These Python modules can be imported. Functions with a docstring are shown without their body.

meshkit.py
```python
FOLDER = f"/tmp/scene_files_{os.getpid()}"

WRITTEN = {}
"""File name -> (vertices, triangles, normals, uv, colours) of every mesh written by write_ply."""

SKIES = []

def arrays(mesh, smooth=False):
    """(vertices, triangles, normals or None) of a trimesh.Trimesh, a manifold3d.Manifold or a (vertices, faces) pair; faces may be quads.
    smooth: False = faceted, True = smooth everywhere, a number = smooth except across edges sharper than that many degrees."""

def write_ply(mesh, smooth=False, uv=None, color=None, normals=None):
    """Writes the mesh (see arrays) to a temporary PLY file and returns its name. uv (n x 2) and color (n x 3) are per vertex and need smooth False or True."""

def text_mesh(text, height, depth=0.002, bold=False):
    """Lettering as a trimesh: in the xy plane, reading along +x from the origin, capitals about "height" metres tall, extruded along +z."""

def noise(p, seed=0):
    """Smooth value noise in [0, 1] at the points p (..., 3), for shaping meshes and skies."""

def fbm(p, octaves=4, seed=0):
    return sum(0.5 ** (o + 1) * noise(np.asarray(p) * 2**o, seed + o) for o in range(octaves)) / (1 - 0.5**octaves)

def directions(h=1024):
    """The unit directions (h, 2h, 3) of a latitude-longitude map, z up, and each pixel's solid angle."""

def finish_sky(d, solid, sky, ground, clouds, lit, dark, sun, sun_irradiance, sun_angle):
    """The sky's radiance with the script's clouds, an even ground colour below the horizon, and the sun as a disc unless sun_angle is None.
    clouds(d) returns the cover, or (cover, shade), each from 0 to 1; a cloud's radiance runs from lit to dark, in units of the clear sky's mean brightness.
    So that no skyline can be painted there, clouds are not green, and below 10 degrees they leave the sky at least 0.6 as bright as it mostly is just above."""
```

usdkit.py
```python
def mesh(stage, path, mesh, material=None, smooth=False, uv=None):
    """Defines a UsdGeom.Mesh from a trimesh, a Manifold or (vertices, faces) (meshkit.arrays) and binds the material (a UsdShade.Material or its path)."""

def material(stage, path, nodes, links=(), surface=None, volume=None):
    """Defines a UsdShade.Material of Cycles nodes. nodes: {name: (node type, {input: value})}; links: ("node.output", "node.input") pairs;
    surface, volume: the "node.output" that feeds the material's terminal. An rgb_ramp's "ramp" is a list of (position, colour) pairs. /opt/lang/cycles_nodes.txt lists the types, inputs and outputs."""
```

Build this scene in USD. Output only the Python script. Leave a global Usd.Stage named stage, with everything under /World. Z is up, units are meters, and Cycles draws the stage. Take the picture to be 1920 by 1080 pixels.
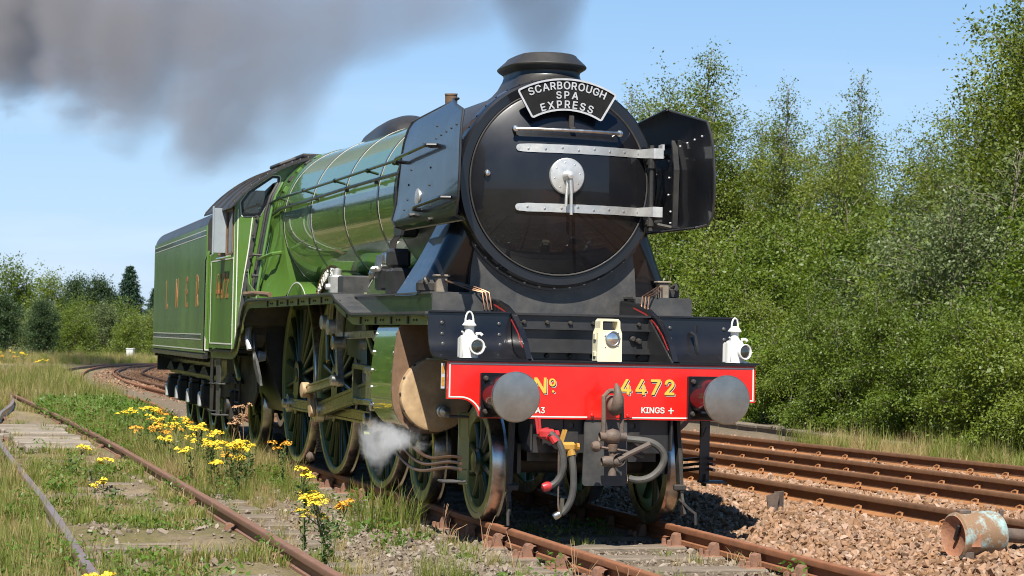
import math, random
import numpy as np, trimesh, usdkit, meshkit
from shapely.geometry import Polygon, Point, box as sbox, LineString
from shapely.ops import unary_union
from pxr import Usd, UsdGeom, UsdLux, UsdShade, Gf, Vt, Sdf

stage = Usd.Stage.CreateInMemory()
UsdGeom.SetStageUpAxis(stage, 'Z'); UsdGeom.SetStageMetersPerUnit(stage, 1.0)
W = UsdGeom.Xform.Define(stage, '/World'); stage.SetDefaultPrim(W.GetPrim())
PI = math.pi
rng = np.random.default_rng(4); random.seed(4)

# ---------------------------------------------------------------- camera
EYE = np.array([17.735, -5.682, 1.506]); YAW, PITCH, ROLL, FPX = 9.1429, 0.0226, 0.0217, 4169.88
_f = np.array([math.cos(YAW) * math.cos(PITCH), math.sin(YAW) * math.cos(PITCH), math.sin(PITCH)])
_r = np.cross(_f, [0, 0, 1]); _r /= np.linalg.norm(_r); _u = np.cross(_r, _f)
_c, _s = math.cos(ROLL), math.sin(ROLL)
_r, _u = _c * _r + _s * _u, -_s * _r + _c * _u
cam = UsdGeom.Camera.Define(stage, '/World/camera')
cam.AddTransformOp().Set(Gf.Matrix4d(*_r, 0, *_u, 0, *(-_f), 0, *EYE, 1))
cam.CreateHorizontalApertureAttr(36.0); cam.CreateVerticalApertureAttr(20.25)
cam.CreateFocalLengthAttr(FPX / 1920 * 36.0)
cam.CreateFStopAttr(9.0); cam.CreateFocusDistanceAttr(18.6)
cam.CreateClippingRangeAttr((0.1, 5000.0))
cam.CreateExposureAttr(0.98)

# ---------------------------------------------------------------- sky and sun
SUN = np.array([0.645, -0.30, 1.0]); SUN /= np.linalg.norm(SUN)
EL, ROT = math.asin(SUN[2]), math.atan2(SUN[0], SUN[1])
dome = UsdLux.DomeLight.Define(stage, '/World/sky')
dm = usdkit.material(stage, '/World/Looks/sky', {
    'sky': ('sky_texture', {'sky_type': 'single_scattering', 'sun_disc': False, 'sun_elevation': EL, 'sun_rotation': ROT, 'altitude': 60.0, 'air_density': 1.0, 'aerosol_density': 0.05, 'ozone_density': 3.0}),
    'tc': ('texture_coordinate', {}),
    'map': ('mapping', {'scale': (1.2, 1.2, 9.0)}),
    'n': ('noise_texture', {'scale': 3.0, 'detail': 6.0, 'roughness': 0.55}),
    'r': ('rgb_ramp', {'ramp': [(0, (0, 0, 0)), (0.52, (0, 0, 0)), (0.8, (0.34, 0.34, 0.34)), (1, (0.4, 0.4, 0.4))]}),
    'sx': ('separate_xyz', {}),
    'low': ('map_range', {'from_min': 0.0, 'from_max': 0.16, 'to_min': 1.0, 'to_max': 0.0, 'clamp': True}),
    'mm': ('math', {'math_type': 'multiply'}),
    'hs': ('hsv', {'saturation': 1.25, 'value': 1.0}),
    'hz': ('map_range', {'from_min': -0.02, 'from_max': 0.36, 'to_min': 0.8, 'to_max': 0.0, 'clamp': True}), 'hm': ('mix_color', {'b': (3.7, 5.5, 8.6), 'use_clamp': False}),
    'mx': ('mix_color', {'b': (9.5, 9.8, 10.2), 'use_clamp': False}),
    'bg': ('background_shader', {'strength': 0.062})},
    [('tc.generated', 'map.vector'), ('map.vector', 'n.vector'), ('n.fac', 'r.fac'), ('tc.generated', 'sx.vector'), ('sx.z', 'low.value'),
     ('r.color', 'mm.value1'), ('low.result', 'mm.value2'), ('sky.color', 'hs.color'), ('sx.z', 'hz.value'), ('hz.result', 'hm.fac'), ('hs.color', 'hm.a'), ('hm.result', 'mx.a'), ('mm.value', 'mx.fac'), ('mx.result', 'bg.color')], surface='bg.background')
UsdShade.MaterialBindingAPI.Apply(dome.GetPrim()).Bind(dm)
sun = UsdLux.DistantLight.Define(stage, '/World/sun')
sun.CreateNormalizeAttr(True); sun.CreateIntensityAttr(1.25); sun.CreateAngleAttr(0.5); sun.CreateColorAttr(Gf.Vec3f(1.0, 0.955, 0.87))
_z = SUN; _x = np.cross([0, 0, 1], _z); _x /= np.linalg.norm(_x); _y = np.cross(_z, _x)
sun.AddTransformOp().Set(Gf.Matrix4d(*_x, 0, *_y, 0, *_z, 0, 0, 0, 60, 1))

# ---------------------------------------------------------------- materials
MAT = {}
def mat(name, nodes, links, surface='p.BSDF', volume=None):
    MAT[name] = usdkit.material(stage, '/World/Looks/' + name, nodes, links, surface=surface, volume=volume); return MAT[name]

def plain(name, col, rough=0.5, metal=0.0, coat=0.0, var=0.15, scale=6.0, dirt=None, dirt_amt=0.35, bump=0.0, bscale=60.0, coat_rough=0.04, rvar=0.15, stretch=(1, 1, 1), spec=0.5):
    """A surface of one colour with grain: noise varies tone and gloss, dirt mixes in patches."""
    c = np.array(col, float)
    n = {'g': ('geometry', {}), 'm': ('mapping', {'scale': stretch}), 'n': ('noise_texture', {'scale': scale, 'detail': 5.0, 'roughness': 0.6}),
         'r': ('rgb_ramp', {'ramp': [(0.25, tuple(c * (1 - var))), (0.75, tuple(np.minimum(c * (1 + var), 1)))]}),
         'rr': ('map_range', {'from_min': 0.3, 'from_max': 0.7, 'to_min': max(rough * (1 - rvar), 0), 'to_max': min(rough * (1 + rvar), 1), 'clamp': True}),
         'p': ('principled_bsdf', {'metallic': metal, 'coat_weight': coat, 'coat_roughness': coat_rough, 'specular_ior_level': spec})}
    l = [('g.position', 'm.vector'), ('m.vector', 'n.vector'), ('n.fac', 'r.fac'), ('n.fac', 'rr.value'), ('rr.result', 'p.roughness')]
    if dirt is not None:
        n['n2'] = ('noise_texture', {'scale': scale * 0.37, 'detail': 8.0, 'roughness': 0.7})
        n['r2'] = ('rgb_ramp', {'ramp': [(0.42, (0, 0, 0)), (0.72, (dirt_amt,) * 3)]})
        n['mx'] = ('mix_color', {'b': tuple(dirt)})
        l += [('m.vector', 'n2.vector'), ('n2.fac', 'r2.fac'), ('r2.color', 'mx.fac'), ('r.color', 'mx.a'), ('mx.result', 'p.base_color')]
    else:
        l.append(('r.color', 'p.base_color'))
    if bump:
        n['n3'] = ('noise_texture', {'scale': bscale, 'detail': 4.0}); n['b'] = ('bump', {'strength': bump, 'distance': 0.01})
        l += [('m.vector', 'n3.vector'), ('n3.fac', 'b.height'), ('b.normal', 'p.normal')]
    return mat(name, n, l)

plain('black_gloss', (0.006, 0.0065, 0.009), 0.35, coat=0.6, var=0.3, scale=3, dirt=(0.022, 0.019, 0.015), dirt_amt=0.35, coat_rough=0.035, spec=0.25)
plain('black_paint', (0.016, 0.016, 0.017), 0.42, var=0.3, scale=4, dirt=(0.07, 0.062, 0.052), dirt_amt=0.45, coat=0.3, coat_rough=0.15)
plain('line_cream', (0.50, 0.48, 0.40), 0.5, var=0.05, scale=15)
plain('draught_pane', (0.26, 0.29, 0.31), 0.25, coat=0.6, var=0.1, scale=6)
plain('matt_black', (0.008, 0.008, 0.008), 0.65, var=0.2, scale=20, dirt=(0.03, 0.03, 0.03), dirt_amt=0.2, spec=0.2)
plain('grey_paint', (0.040, 0.040, 0.040), 0.45, var=0.25, scale=9, dirt=(0.13, 0.118, 0.10), dirt_amt=0.5, bump=0.1)
plain('smokebox_black', (0.020, 0.0195, 0.019), 0.48, var=0.3, scale=4, dirt=(0.055, 0.046, 0.036), dirt_amt=0.5, coat=0.15, coat_rough=0.2)
plain('dark_iron', (0.020, 0.019, 0.018), 0.55, var=0.4, scale=9, dirt=(0.075, 0.058, 0.042), dirt_amt=0.5, bump=0.15)
plain('apple_green', (0.078, 0.158, 0.025), 0.3, coat=0.9, var=0.06, scale=2, dirt=(0.05, 0.10, 0.022), dirt_amt=0.3, coat_rough=0.025)
plain('apple_green_side', (0.086, 0.178, 0.028), 0.45, coat=0.45, var=0.2, scale=1.8, stretch=(1, 1, 0.12), dirt=(0.03, 0.06, 0.018), dirt_amt=0.6, coat_rough=0.10)
plain('rim_green', (0.22, 0.255, 0.085), 0.4, coat=0.5, var=0.15, scale=8, dirt=(0.05, 0.05, 0.03), dirt_amt=0.3)
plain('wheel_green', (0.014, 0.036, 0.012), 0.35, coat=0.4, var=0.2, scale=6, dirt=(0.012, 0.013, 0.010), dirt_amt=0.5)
plain('rod_steel', (0.30, 0.31, 0.20), 0.28, metal=0.9, var=0.2, scale=10, dirt=(0.10, 0.09, 0.05), dirt_amt=0.4)
plain('bright_steel', (0.62, 0.61, 0.57), 0.32, metal=1.0, var=0.10, scale=14, dirt=(0.30, 0.28, 0.24), dirt_amt=0.35, bump=0.03)
plain('strap_steel', (0.66, 0.65, 0.61), 0.42, metal=0.75, var=0.08, scale=14, dirt=(0.35, 0.33, 0.30), dirt_amt=0.3, bump=0.03)
plain('buffer_steel', (0.40, 0.39, 0.36), 0.30, metal=0.9, var=0.16, scale=7, dirt=(0.20, 0.19, 0.16), dirt_amt=0.55, bump=0.03)
plain('tyre_steel', (0.52, 0.51, 0.50), 0.25, metal=1.0, var=0.2, scale=10, dirt=(0.22, 0.17, 0.13), dirt_amt=0.5)
plain('brass', (0.55, 0.33, 0.10), 0.3, metal=1.0, var=0.2, scale=20, dirt=(0.2, 0.11, 0.05))
plain('copper', (0.30, 0.165, 0.10), 0.4, metal=0.9, var=0.2, scale=20, dirt=(0.16, 0.10, 0.07))
plain('tan_metal', (0.47, 0.325, 0.18), 0.5, metal=0.1, var=0.15, scale=12, dirt=(0.14, 0.085, 0.05), dirt_amt=0.6)
plain('oil_grey', (0.20, 0.165, 0.125), 0.5, var=0.2, scale=15, dirt=(0.09, 0.07, 0.05), dirt_amt=0.6)
plain('brown_pipe', (0.16, 0.095, 0.055), 0.55, var=0.2, scale=20, dirt=(0.05, 0.035, 0.025))
plain('red_paint', (0.62, 0.010, 0.006), 0.33, coat=0.7, var=0.05, scale=4, dirt=(0.40, 0.030, 0.018), dirt_amt=0.55, coat_rough=0.10)
plain('red_metal', (0.42, 0.018, 0.020), 0.4, coat=0.4, var=0.2, scale=20, dirt=(0.2, 0.06, 0.05))
plain('yellow_metal', (0.40, 0.215, 0.035), 0.4, coat=0.4, var=0.2, scale=20, dirt=(0.22, 0.13, 0.05))
plain('gold_paint', (0.68, 0.40, 0.055), 0.4, var=0.06, scale=20)
plain('faded_gold', (0.36, 0.15, 0.035), 0.45, var=0.25, scale=10, dirt=(0.16, 0.09, 0.03), dirt_amt=0.6)
plain('white_paint', (0.66, 0.655, 0.62), 0.35, coat=0.4, var=0.03, scale=15, dirt=(0.6, 0.57, 0.5), dirt_amt=0.35)
plain('line_white', (0.62, 0.61, 0.55), 0.45, var=0.04, scale=15)
plain('cream_paint', (0.72, 0.66, 0.46), 0.4, coat=0.3, var=0.05, scale=12, dirt=(0.45, 0.38, 0.22), dirt_amt=0.5)
plain('plate_silver', (0.50, 0.505, 0.51), 0.45, metal=0.3, var=0.1, scale=25, dirt=(0.3, 0.3, 0.3), dirt_amt=0.4)
plain('rubber', (0.045, 0.043, 0.040), 0.6, var=0.25, scale=16, dirt=(0.12, 0.11, 0.09), dirt_amt=0.5)
plain('rust_rail', (0.235, 0.098, 0.048), 0.7, var=0.22, scale=12, dirt=(0.13, 0.065, 0.04), dirt_amt=0.6, bump=0.2, bscale=90, spec=0.25)
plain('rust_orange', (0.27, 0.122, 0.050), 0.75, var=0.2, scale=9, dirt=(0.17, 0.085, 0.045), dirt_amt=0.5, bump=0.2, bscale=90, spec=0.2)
plain('rail_brown', (0.125, 0.066, 0.038), 0.7, var=0.25, scale=12, dirt=(0.20, 0.10, 0.045), dirt_amt=0.5, bump=0.2, bscale=90, spec=0.2)  # rust brown deepened, with the shade under the rail head put into it
plain('siding_rail', (0.17, 0.095, 0.068), 0.6, var=0.2, scale=8, dirt=(0.21, 0.10, 0.055), dirt_amt=0.6, bump=0.2, bscale=90, spec=0.3)
plain('worn_rail', (0.33, 0.25, 0.22), 0.38, metal=0.6, var=0.15, scale=10, dirt=(0.28, 0.12, 0.06), dirt_amt=0.55)
plain('polished_rail', (0.55, 0.55, 0.56), 0.22, metal=1.0, var=0.1, scale=10)
plain('chair_rust', (0.19, 0.105, 0.072), 0.8, var=0.25, scale=20, dirt=(0.27, 0.13, 0.075), dirt_amt=0.5, bump=0.3, bscale=70, spec=0.2)
plain('sleeper_wood', (0.135, 0.108, 0.082), 0.85, var=0.35, scale=14, stretch=(4, 0.6, 4), dirt=(0.24, 0.20, 0.15), dirt_amt=0.6, bump=0.5, bscale=40, spec=0.2)
plain('old_timber', (0.25, 0.215, 0.175), 0.9, var=0.35, scale=9, stretch=(6, .8, 6), dirt=(0.12, 0.095, 0.07), dirt_amt=0.6, bump=0.6, bscale=30, spec=0.1)
plain('sleeper_concrete', (0.26, 0.175, 0.115), 0.85, var=0.2, scale=10, dirt=(0.17, 0.095, 0.05), dirt_amt=0.7, bump=0.2, spec=0.2)
plain('coal', (0.016, 0.015, 0.015), 0.5, var=0.5, scale=14, bump=0.6, bscale=20)
plain('bark', (0.17, 0.14, 0.11), 0.85, var=0.4, scale=10, stretch=(1, 1, 0.4), bump=0.5)
plain('stem_green', (0.10, 0.13, 0.035), 0.6, var=0.2, scale=20)
plain('stem_dry', (0.27, 0.17, 0.09), 0.75, var=0.25, scale=30)
plain('petal_yellow', (0.74, 0.53, 0.035), 0.55, var=0.12, scale=30, spec=0.3)
plain('petal_orange', (0.62, 0.30, 0.03), 0.55, var=0.2, scale=30, spec=0.3)
plain('seed_head', (0.40, 0.235, 0.13), 0.85, var=0.25, scale=40, spec=0.2)
plain('cabinet_grey', (0.50, 0.52, 0.52), 0.5, var=0.05, scale=5)
plain('drum_paint', (0.26, 0.36, 0.34), 0.6, var=0.25, scale=18, dirt=(0.20, 0.12, 0.065), dirt_amt=2.6, bump=0.25, bscale=50)
plain('drum_rust', (0.30, 0.13, 0.07), 0.75, var=0.25, scale=14, dirt=(0.34, 0.22, 0.15), dirt_amt=0.6, bump=0.3, bscale=60, spec=0.2)
plain('post_iron', (0.075, 0.060, 0.050), 0.7, var=0.3, scale=14, dirt=(0.20, 0.11, 0.06), dirt_amt=0.6, bump=0.3)
mat('lens_glass', {'p': ('principled_bsdf', {'base_color': (0.03, 0.035, 0.03), 'roughness': 0.03, 'coat_weight': 1.0})}, [])
mat('lamp_reflector', {'p': ('principled_bsdf', {'base_color': (0.75, 0.75, 0.72), 'roughness': 0.12, 'metallic': 0.9})}, [])
mat('window_glass', {'f': ('fresnel', {'IOR': 1.5}), 't': ('transparent_bsdf', {'color': (0.86, 0.90, 0.90)}), 'g': ('glossy_bsdf', {'roughness': 0.02, 'color': (1, 1, 1)}), 'mx': ('mix_closure', {})},
    [('f.fac', 'mx.fac'), ('t.BSDF', 'mx.closure1'), ('g.BSDF', 'mx.closure2')], surface='mx.closure')

def leafy(name, dark, light, rough=0.48, trans=0.38, spec=0.4, obj=0.5):
    d, l = np.array(dark, float), np.array(light, float)
    mat(name, {'g': ('geometry', {}), 'o': ('object_info', {}), 'ad': ('math', {'math_type': 'multiply_add', 'value2': obj, 'value3': -obj / 2}), 'a2': ('math', {'math_type': 'add', 'use_clamp': True}),
        'r': ('rgb_ramp', {'ramp': [(0, tuple(d)), (1, tuple(l))]}),
        'p': ('principled_bsdf', {'roughness': rough, 'specular_ior_level': spec}), 't': ('translucent_bsdf', {}), 'hs': ('hsv', {'hue': 0.49, 'saturation': 1.1, 'value': 1.35}), 'mx': ('mix_closure', {'fac': trans})},
        [('o.random', 'ad.value1'), ('g.random_per_island', 'a2.value1'), ('ad.value', 'a2.value2'), ('a2.value', 'r.fac'), ('r.color', 'p.base_color'), ('r.color', 'hs.color'), ('hs.color', 't.color'), ('p.BSDF', 'mx.closure1'), ('t.BSDF', 'mx.closure2')], surface='mx.closure')
leafy('leaf_birch', (0.110, 0.145, 0.018), (0.350, 0.375, 0.080))
leafy('leaf_shrub', (0.095, 0.140, 0.016), (0.325, 0.375, 0.070))
leafy('leaf_bright', (0.13, 0.215, 0.022), (0.29, 0.40, 0.06))
leafy('leaf_willow', (0.115, 0.150, 0.055), (0.235, 0.280, 0.115))
leafy('leaf_dark', (0.045, 0.078, 0.030), (0.110, 0.160, 0.060), spec=0.3)
leafy('leaf_conifer', (0.028, 0.058, 0.032), (0.065, 0.115, 0.055), spec=0.2, trans=0.15)
leafy('grass_green', (0.150, 0.185, 0.035), (0.390, 0.390, 0.125), rough=0.5, spec=0.3)
leafy('grass_dry', (0.34, 0.27, 0.12), (0.60, 0.50, 0.26), rough=0.6, spec=0.2)
leafy('weed_leaf', (0.085, 0.160, 0.022), (0.200, 0.300, 0.050), rough=0.45, spec=0.35)
leafy('weed_dark', (0.060, 0.105, 0.030), (0.130, 0.190, 0.055), rough=0.45, spec=0.35)

def stones(name, cols):
    mat(name, {'g': ('geometry', {}), 'o': ('object_info', {}), 'n': ('noise_texture', {'scale': 45.0, 'detail': 4.0}), 'ad': ('math', {'math_type': 'multiply_add', 'value2': 0.25, 'value3': -0.12}), 'a2': ('math', {'math_type': 'add', 'use_clamp': True}),
        'r': ('rgb_ramp', {'ramp': [(i / (len(cols) - 1), c) for i, c in enumerate(cols)]}), 'b': ('bump', {'strength': 0.4, 'distance': 0.01}), 'p': ('principled_bsdf', {'roughness': 0.85, 'specular_ior_level': 0.25})},
        [('g.position', 'n.vector'), ('n.fac', 'ad.value1'), ('o.random', 'a2.value1'), ('ad.value', 'a2.value2'), ('a2.value', 'r.fac'), ('r.color', 'p.base_color'), ('n.fac', 'b.height'), ('b.normal', 'p.normal')])
stones('ballast_stone', [(0.12, 0.068, 0.036), (0.23, 0.128, 0.068), (0.27, 0.160, 0.095), (0.30, 0.185, 0.120), (0.17, 0.105, 0.062), (0.36, 0.25, 0.18)])
stones('grey_stone', [(0.12, 0.092, 0.066), (0.19, 0.150, 0.112), (0.23, 0.188, 0.145), (0.15, 0.118, 0.090), (0.28, 0.235, 0.185)])

# ground: its own colour is carried per vertex (earth, ballast dust, turf), grain comes from noise
mat('ground', {'a': ('attribute', {'attribute': 'tint'}), 'g': ('geometry', {}), 'n': ('noise_texture', {'scale': 9.0, 'detail': 10.0, 'roughness': 0.75}), 'n2': ('noise_texture', {'scale': 55.0, 'detail': 5.0, 'roughness': 0.7}),
    'r': ('rgb_ramp', {'ramp': [(0.25, (0.55, 0.55, 0.55)), (0.75, (1.35, 1.3, 1.22))]}), 'mx': ('mix_color', {'blend_type': 'multiply', 'fac': 1.0, 'use_clamp': False}),
    'b': ('bump', {'strength': 0.9, 'distance': 0.03}), 'p': ('principled_bsdf', {'roughness': 0.95, 'specular_ior_level': 0.15})},
    [('g.position', 'n.vector'), ('g.position', 'n2.vector'), ('n.fac', 'r.fac'), ('a.color', 'mx.a'), ('r.color', 'mx.b'), ('mx.result', 'p.base_color'), ('n2.fac', 'b.height'), ('b.normal', 'p.normal')])

# ---------------------------------------------------------------- helpers: prims
USED = {}
def numbered(parent, name):
    k = (parent, name); i = USED.get(k, 0); USED[k] = i + 1
    return f'{parent}/{name}' if i == 0 else f'{parent}/{name}_{i:03d}'
def path(p): return '/World' if p is None else str(p.GetPath())
def tag(o, label=None, cat=None, group=None, kind=None):
    for k, v in (('label', label), ('category', cat), ('group', group), ('kind', kind)):
        if v: o.SetCustomDataByKey(k, v)
    return o
def thing(name, label, cat, loc=(0, 0, 0), rz=0.0, group=None, scale=None, kind=None):
    x = UsdGeom.Xform.Define(stage, numbered('/World', name))
    x.AddTranslateOp().Set(Gf.Vec3d(*map(float, loc)))
    if rz: x.AddRotateZOp().Set(float(rz))
    if scale is not None: x.AddScaleOp().Set(Gf.Vec3f(*map(float, scale)))
    return tag(x.GetPrim(), label, cat, group, kind)
def holder(name, parent):
    return UsdGeom.Xform.Define(stage, numbered(path(parent), name)).GetPrim()
def obj(name, mesh, m, parent=None, smooth=35, label=None, kind=None):
    if isinstance(mesh, MB): mesh = mesh.get()
    p = usdkit.mesh(stage, numbered(path(parent), name), mesh, MAT[m], smooth=smooth).GetPrim()
    return tag(p, label=label, kind=kind)

class MB:
    """Collects boxes, bars, tubes, turned shapes and cut plates into one mesh."""
    def __init__(s, off=(0, 0, 0)): s.v, s.f, s.n, s.off = [], [], 0, np.array(off, float)
    def add(s, v, f=None):
        if f is None: v, f = v.vertices, v.faces
        v = np.asarray(v, float); f = np.asarray(f, int)
        if f.shape[1] == 4: f = np.vstack([f[:, [0, 1, 2]], f[:, [0, 2, 3]]])
        s.v.append(v); s.f.append(f + s.n); s.n += len(v); return s
    def get(s):
        return trimesh.Trimesh(np.vstack(s.v) - s.off, np.vstack(s.f), process=False)
    def box(s, c, size, ch=0.0, rz=0.0, ry=0.0, rx=0.0):
        h = np.array(size, float) / 2; ch = min(ch, h.min() * 0.9)
        sg = np.array([[a, b, c_] for a in (-1, 1) for b in (-1, 1) for c_ in (-1, 1)], float)
        if ch > 0:
            pts = np.vstack([sg * (h - ch * (1 - np.eye(3)[i])) for i in range(3)])
            m = trimesh.convex.convex_hull(pts); v, f = np.array(m.vertices), np.array(m.faces)
        else:
            v = sg * h; f = np.array([[0, 1, 3, 2], [4, 6, 7, 5], [0, 4, 5, 1], [2, 3, 7, 6], [0, 2, 6, 4], [1, 5, 7, 3]])
        for ax, a in ((0, rx), (1, ry), (2, rz)):
            if a:
                v = v @ trimesh.transformations.rotation_matrix(a, np.eye(3)[ax])[:3, :3].T
        return s.add(v + np.array(c, float), f)
    def lo(s, a, b, ch=0.0):
        a, b = np.array(a, float), np.array(b, float); return s.box((a + b) / 2, np.abs(b - a), ch)
    def bar(s, p, q, w, h, up=(0, 0, 1), ch=0.0):
        p, q = np.array(p, float), np.array(q, float); d = q - p; L = np.linalg.norm(d); d /= L
        side = np.cross(up, d); side /= np.linalg.norm(side); up2 = np.cross(d, side)
        m = MB().box((0, 0, 0), (L, w, h), ch).get()
        return s.add(m.vertices @ np.array([d, side, up2]) + (p + q) / 2, m.faces)
    def tube(s, pts, r, sides=8, caps=True):
        p = np.asarray(pts, float); n = len(p); r = np.broadcast_to(r, (n,))
        t = np.gradient(p, axis=0); t /= np.linalg.norm(t, axis=1, keepdims=True) + 1e-12
        a = np.cross(t[0], [0, 0, 1.0] if abs(t[0][2]) < 0.9 else [1.0, 0, 0]); out = []
        ang = np.arange(sides) * 2 * PI / sides
        for i in range(n):
            a = a - t[i] * (a @ t[i]); a /= np.linalg.norm(a) + 1e-12; b = np.cross(t[i], a)
            out.append(p[i] + r[i] * (np.cos(ang)[:, None] * a + np.sin(ang)[:, None] * b))
        v = np.vstack(out); i, j = np.meshgrid(np.arange(n - 1), np.arange(sides), indexing='ij')
        q = np.stack([i * sides + j, i * sides + (j + 1) % sides, (i + 1) * sides + (j + 1) % sides, (i + 1) * sides + j], -1).reshape(-1, 4)
        f = np.vstack([q[:, [0, 1, 2]], q[:, [0, 2, 3]]])
        if caps:
            v = np.vstack([v, p[0], p[-1]]); k = np.arange(sides)
            f = np.vstack([f, np.stack([np.full(sides, n * sides), (k + 1) % sides, k], 1), np.stack([np.full(sides, n * sides + 1), (n - 1) * sides + k, (n - 1) * sides + (k + 1) % sides], 1)])
        return s.add(v, f)
    def lathe(s, prof, o, d, n=32):
        """Profile (distance along d, radius) turned about the line from o along d; from low to high along d with the outside outwards."""
        d = np.array(d, float); d /= np.linalg.norm(d); a = np.cross(d, [0, 0, 1.0] if abs(d[2]) < 0.9 else [1.0, 0, 0]); a /= np.linalg.norm(a); b = np.cross(d, a)
        ang = np.arange(n) * 2 * PI / n; ring = np.cos(ang)[:, None] * a + np.sin(ang)[:, None] * b
        v = np.vstack([np.array(o) + d * t + ring * max(r, 1e-5) for t, r in prof]); m = len(prof)
        i, j = np.meshgrid(np.arange(m - 1), np.arange(n), indexing='ij')
        q = np.stack([i * n + j, i * n + (j + 1) % n, (i + 1) * n + (j + 1) % n, (i + 1) * n + j], -1).reshape(-1, 4)
        return s.add(v, np.vstack([q[:, [0, 1, 2]], q[:, [0, 2, 3]]]))
    def plate(s, poly, plane, lo, hi):
        """A cut plate: polygon in plane 'xz', 'yz' or 'xy', from lo to hi along the third axis."""
        if not hasattr(poly, 'area'): poly = Polygon(poly)
        for g in getattr(poly, 'geoms', [poly]):
            if g.area < 1e-9: continue
            m = trimesh.creation.extrude_polygon(g, hi - lo, engine='earcut'); v = m.vertices; f = m.faces
            if plane == 'xz': v = np.stack([v[:, 0], hi - v[:, 2], v[:, 1]], 1)
            elif plane == 'yz': v = np.stack([v[:, 2] + lo, v[:, 0], v[:, 1]], 1)
            else: v = v + [0, 0, lo]
            s.add(v, f)
        return s
    def hose(s, pts, r, sides=10, n=6):
        from scipy.interpolate import CubicSpline
        p = np.asarray(pts, float); d = np.r_[0, np.cumsum(np.linalg.norm(np.diff(p, axis=0), axis=1))]; q = CubicSpline(d, p)(np.linspace(0, d[-1], (len(p) - 1) * n + 1))
        return s.tube(q, r if np.ndim(r) == 0 else np.interp(np.linspace(0, d[-1], len(q)), d, r), sides)
    def bolt(s, p, d, r=0.014, h=0.014):
        return s.lathe([(-0.002, r), (h * 0.6, r * 0.92), (h, r * 0.55), (h, 0)], p, d, 8)

def text(s, word, h, org, depth=0.004, face='x', bold=True):
    """Lettering that faces +x (reads along +y) or -y (reads along +x)."""
    m = meshkit.text_mesh(word, h, depth, bold); v = np.array(m.vertices)
    v = v[:, [2, 0, 1]] if face == 'x' else np.stack([v[:, 0], -v[:, 2], v[:, 1]], 1)
    return s.add(v + np.array(org, float), m.faces)
def arcpts(cx, cz, r, a0, a1, n=16):
    return [(cx + r * math.cos(t), cz + r * math.sin(t)) for t in np.linspace(math.radians(a0), math.radians(a1), n)]
def spline(pts, step=0.5):
    from scipy.interpolate import PchipInterpolator
    p = np.asarray(pts, float); o = np.argsort(p[:, 0]); p = p[o]
    x = np.arange(p[0, 0], p[-1, 0] + 1e-6, step)
    return np.stack([x] + [PchipInterpolator(p[:, 0], p[:, k])(x) for k in range(1, p.shape[1])], 1)
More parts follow.
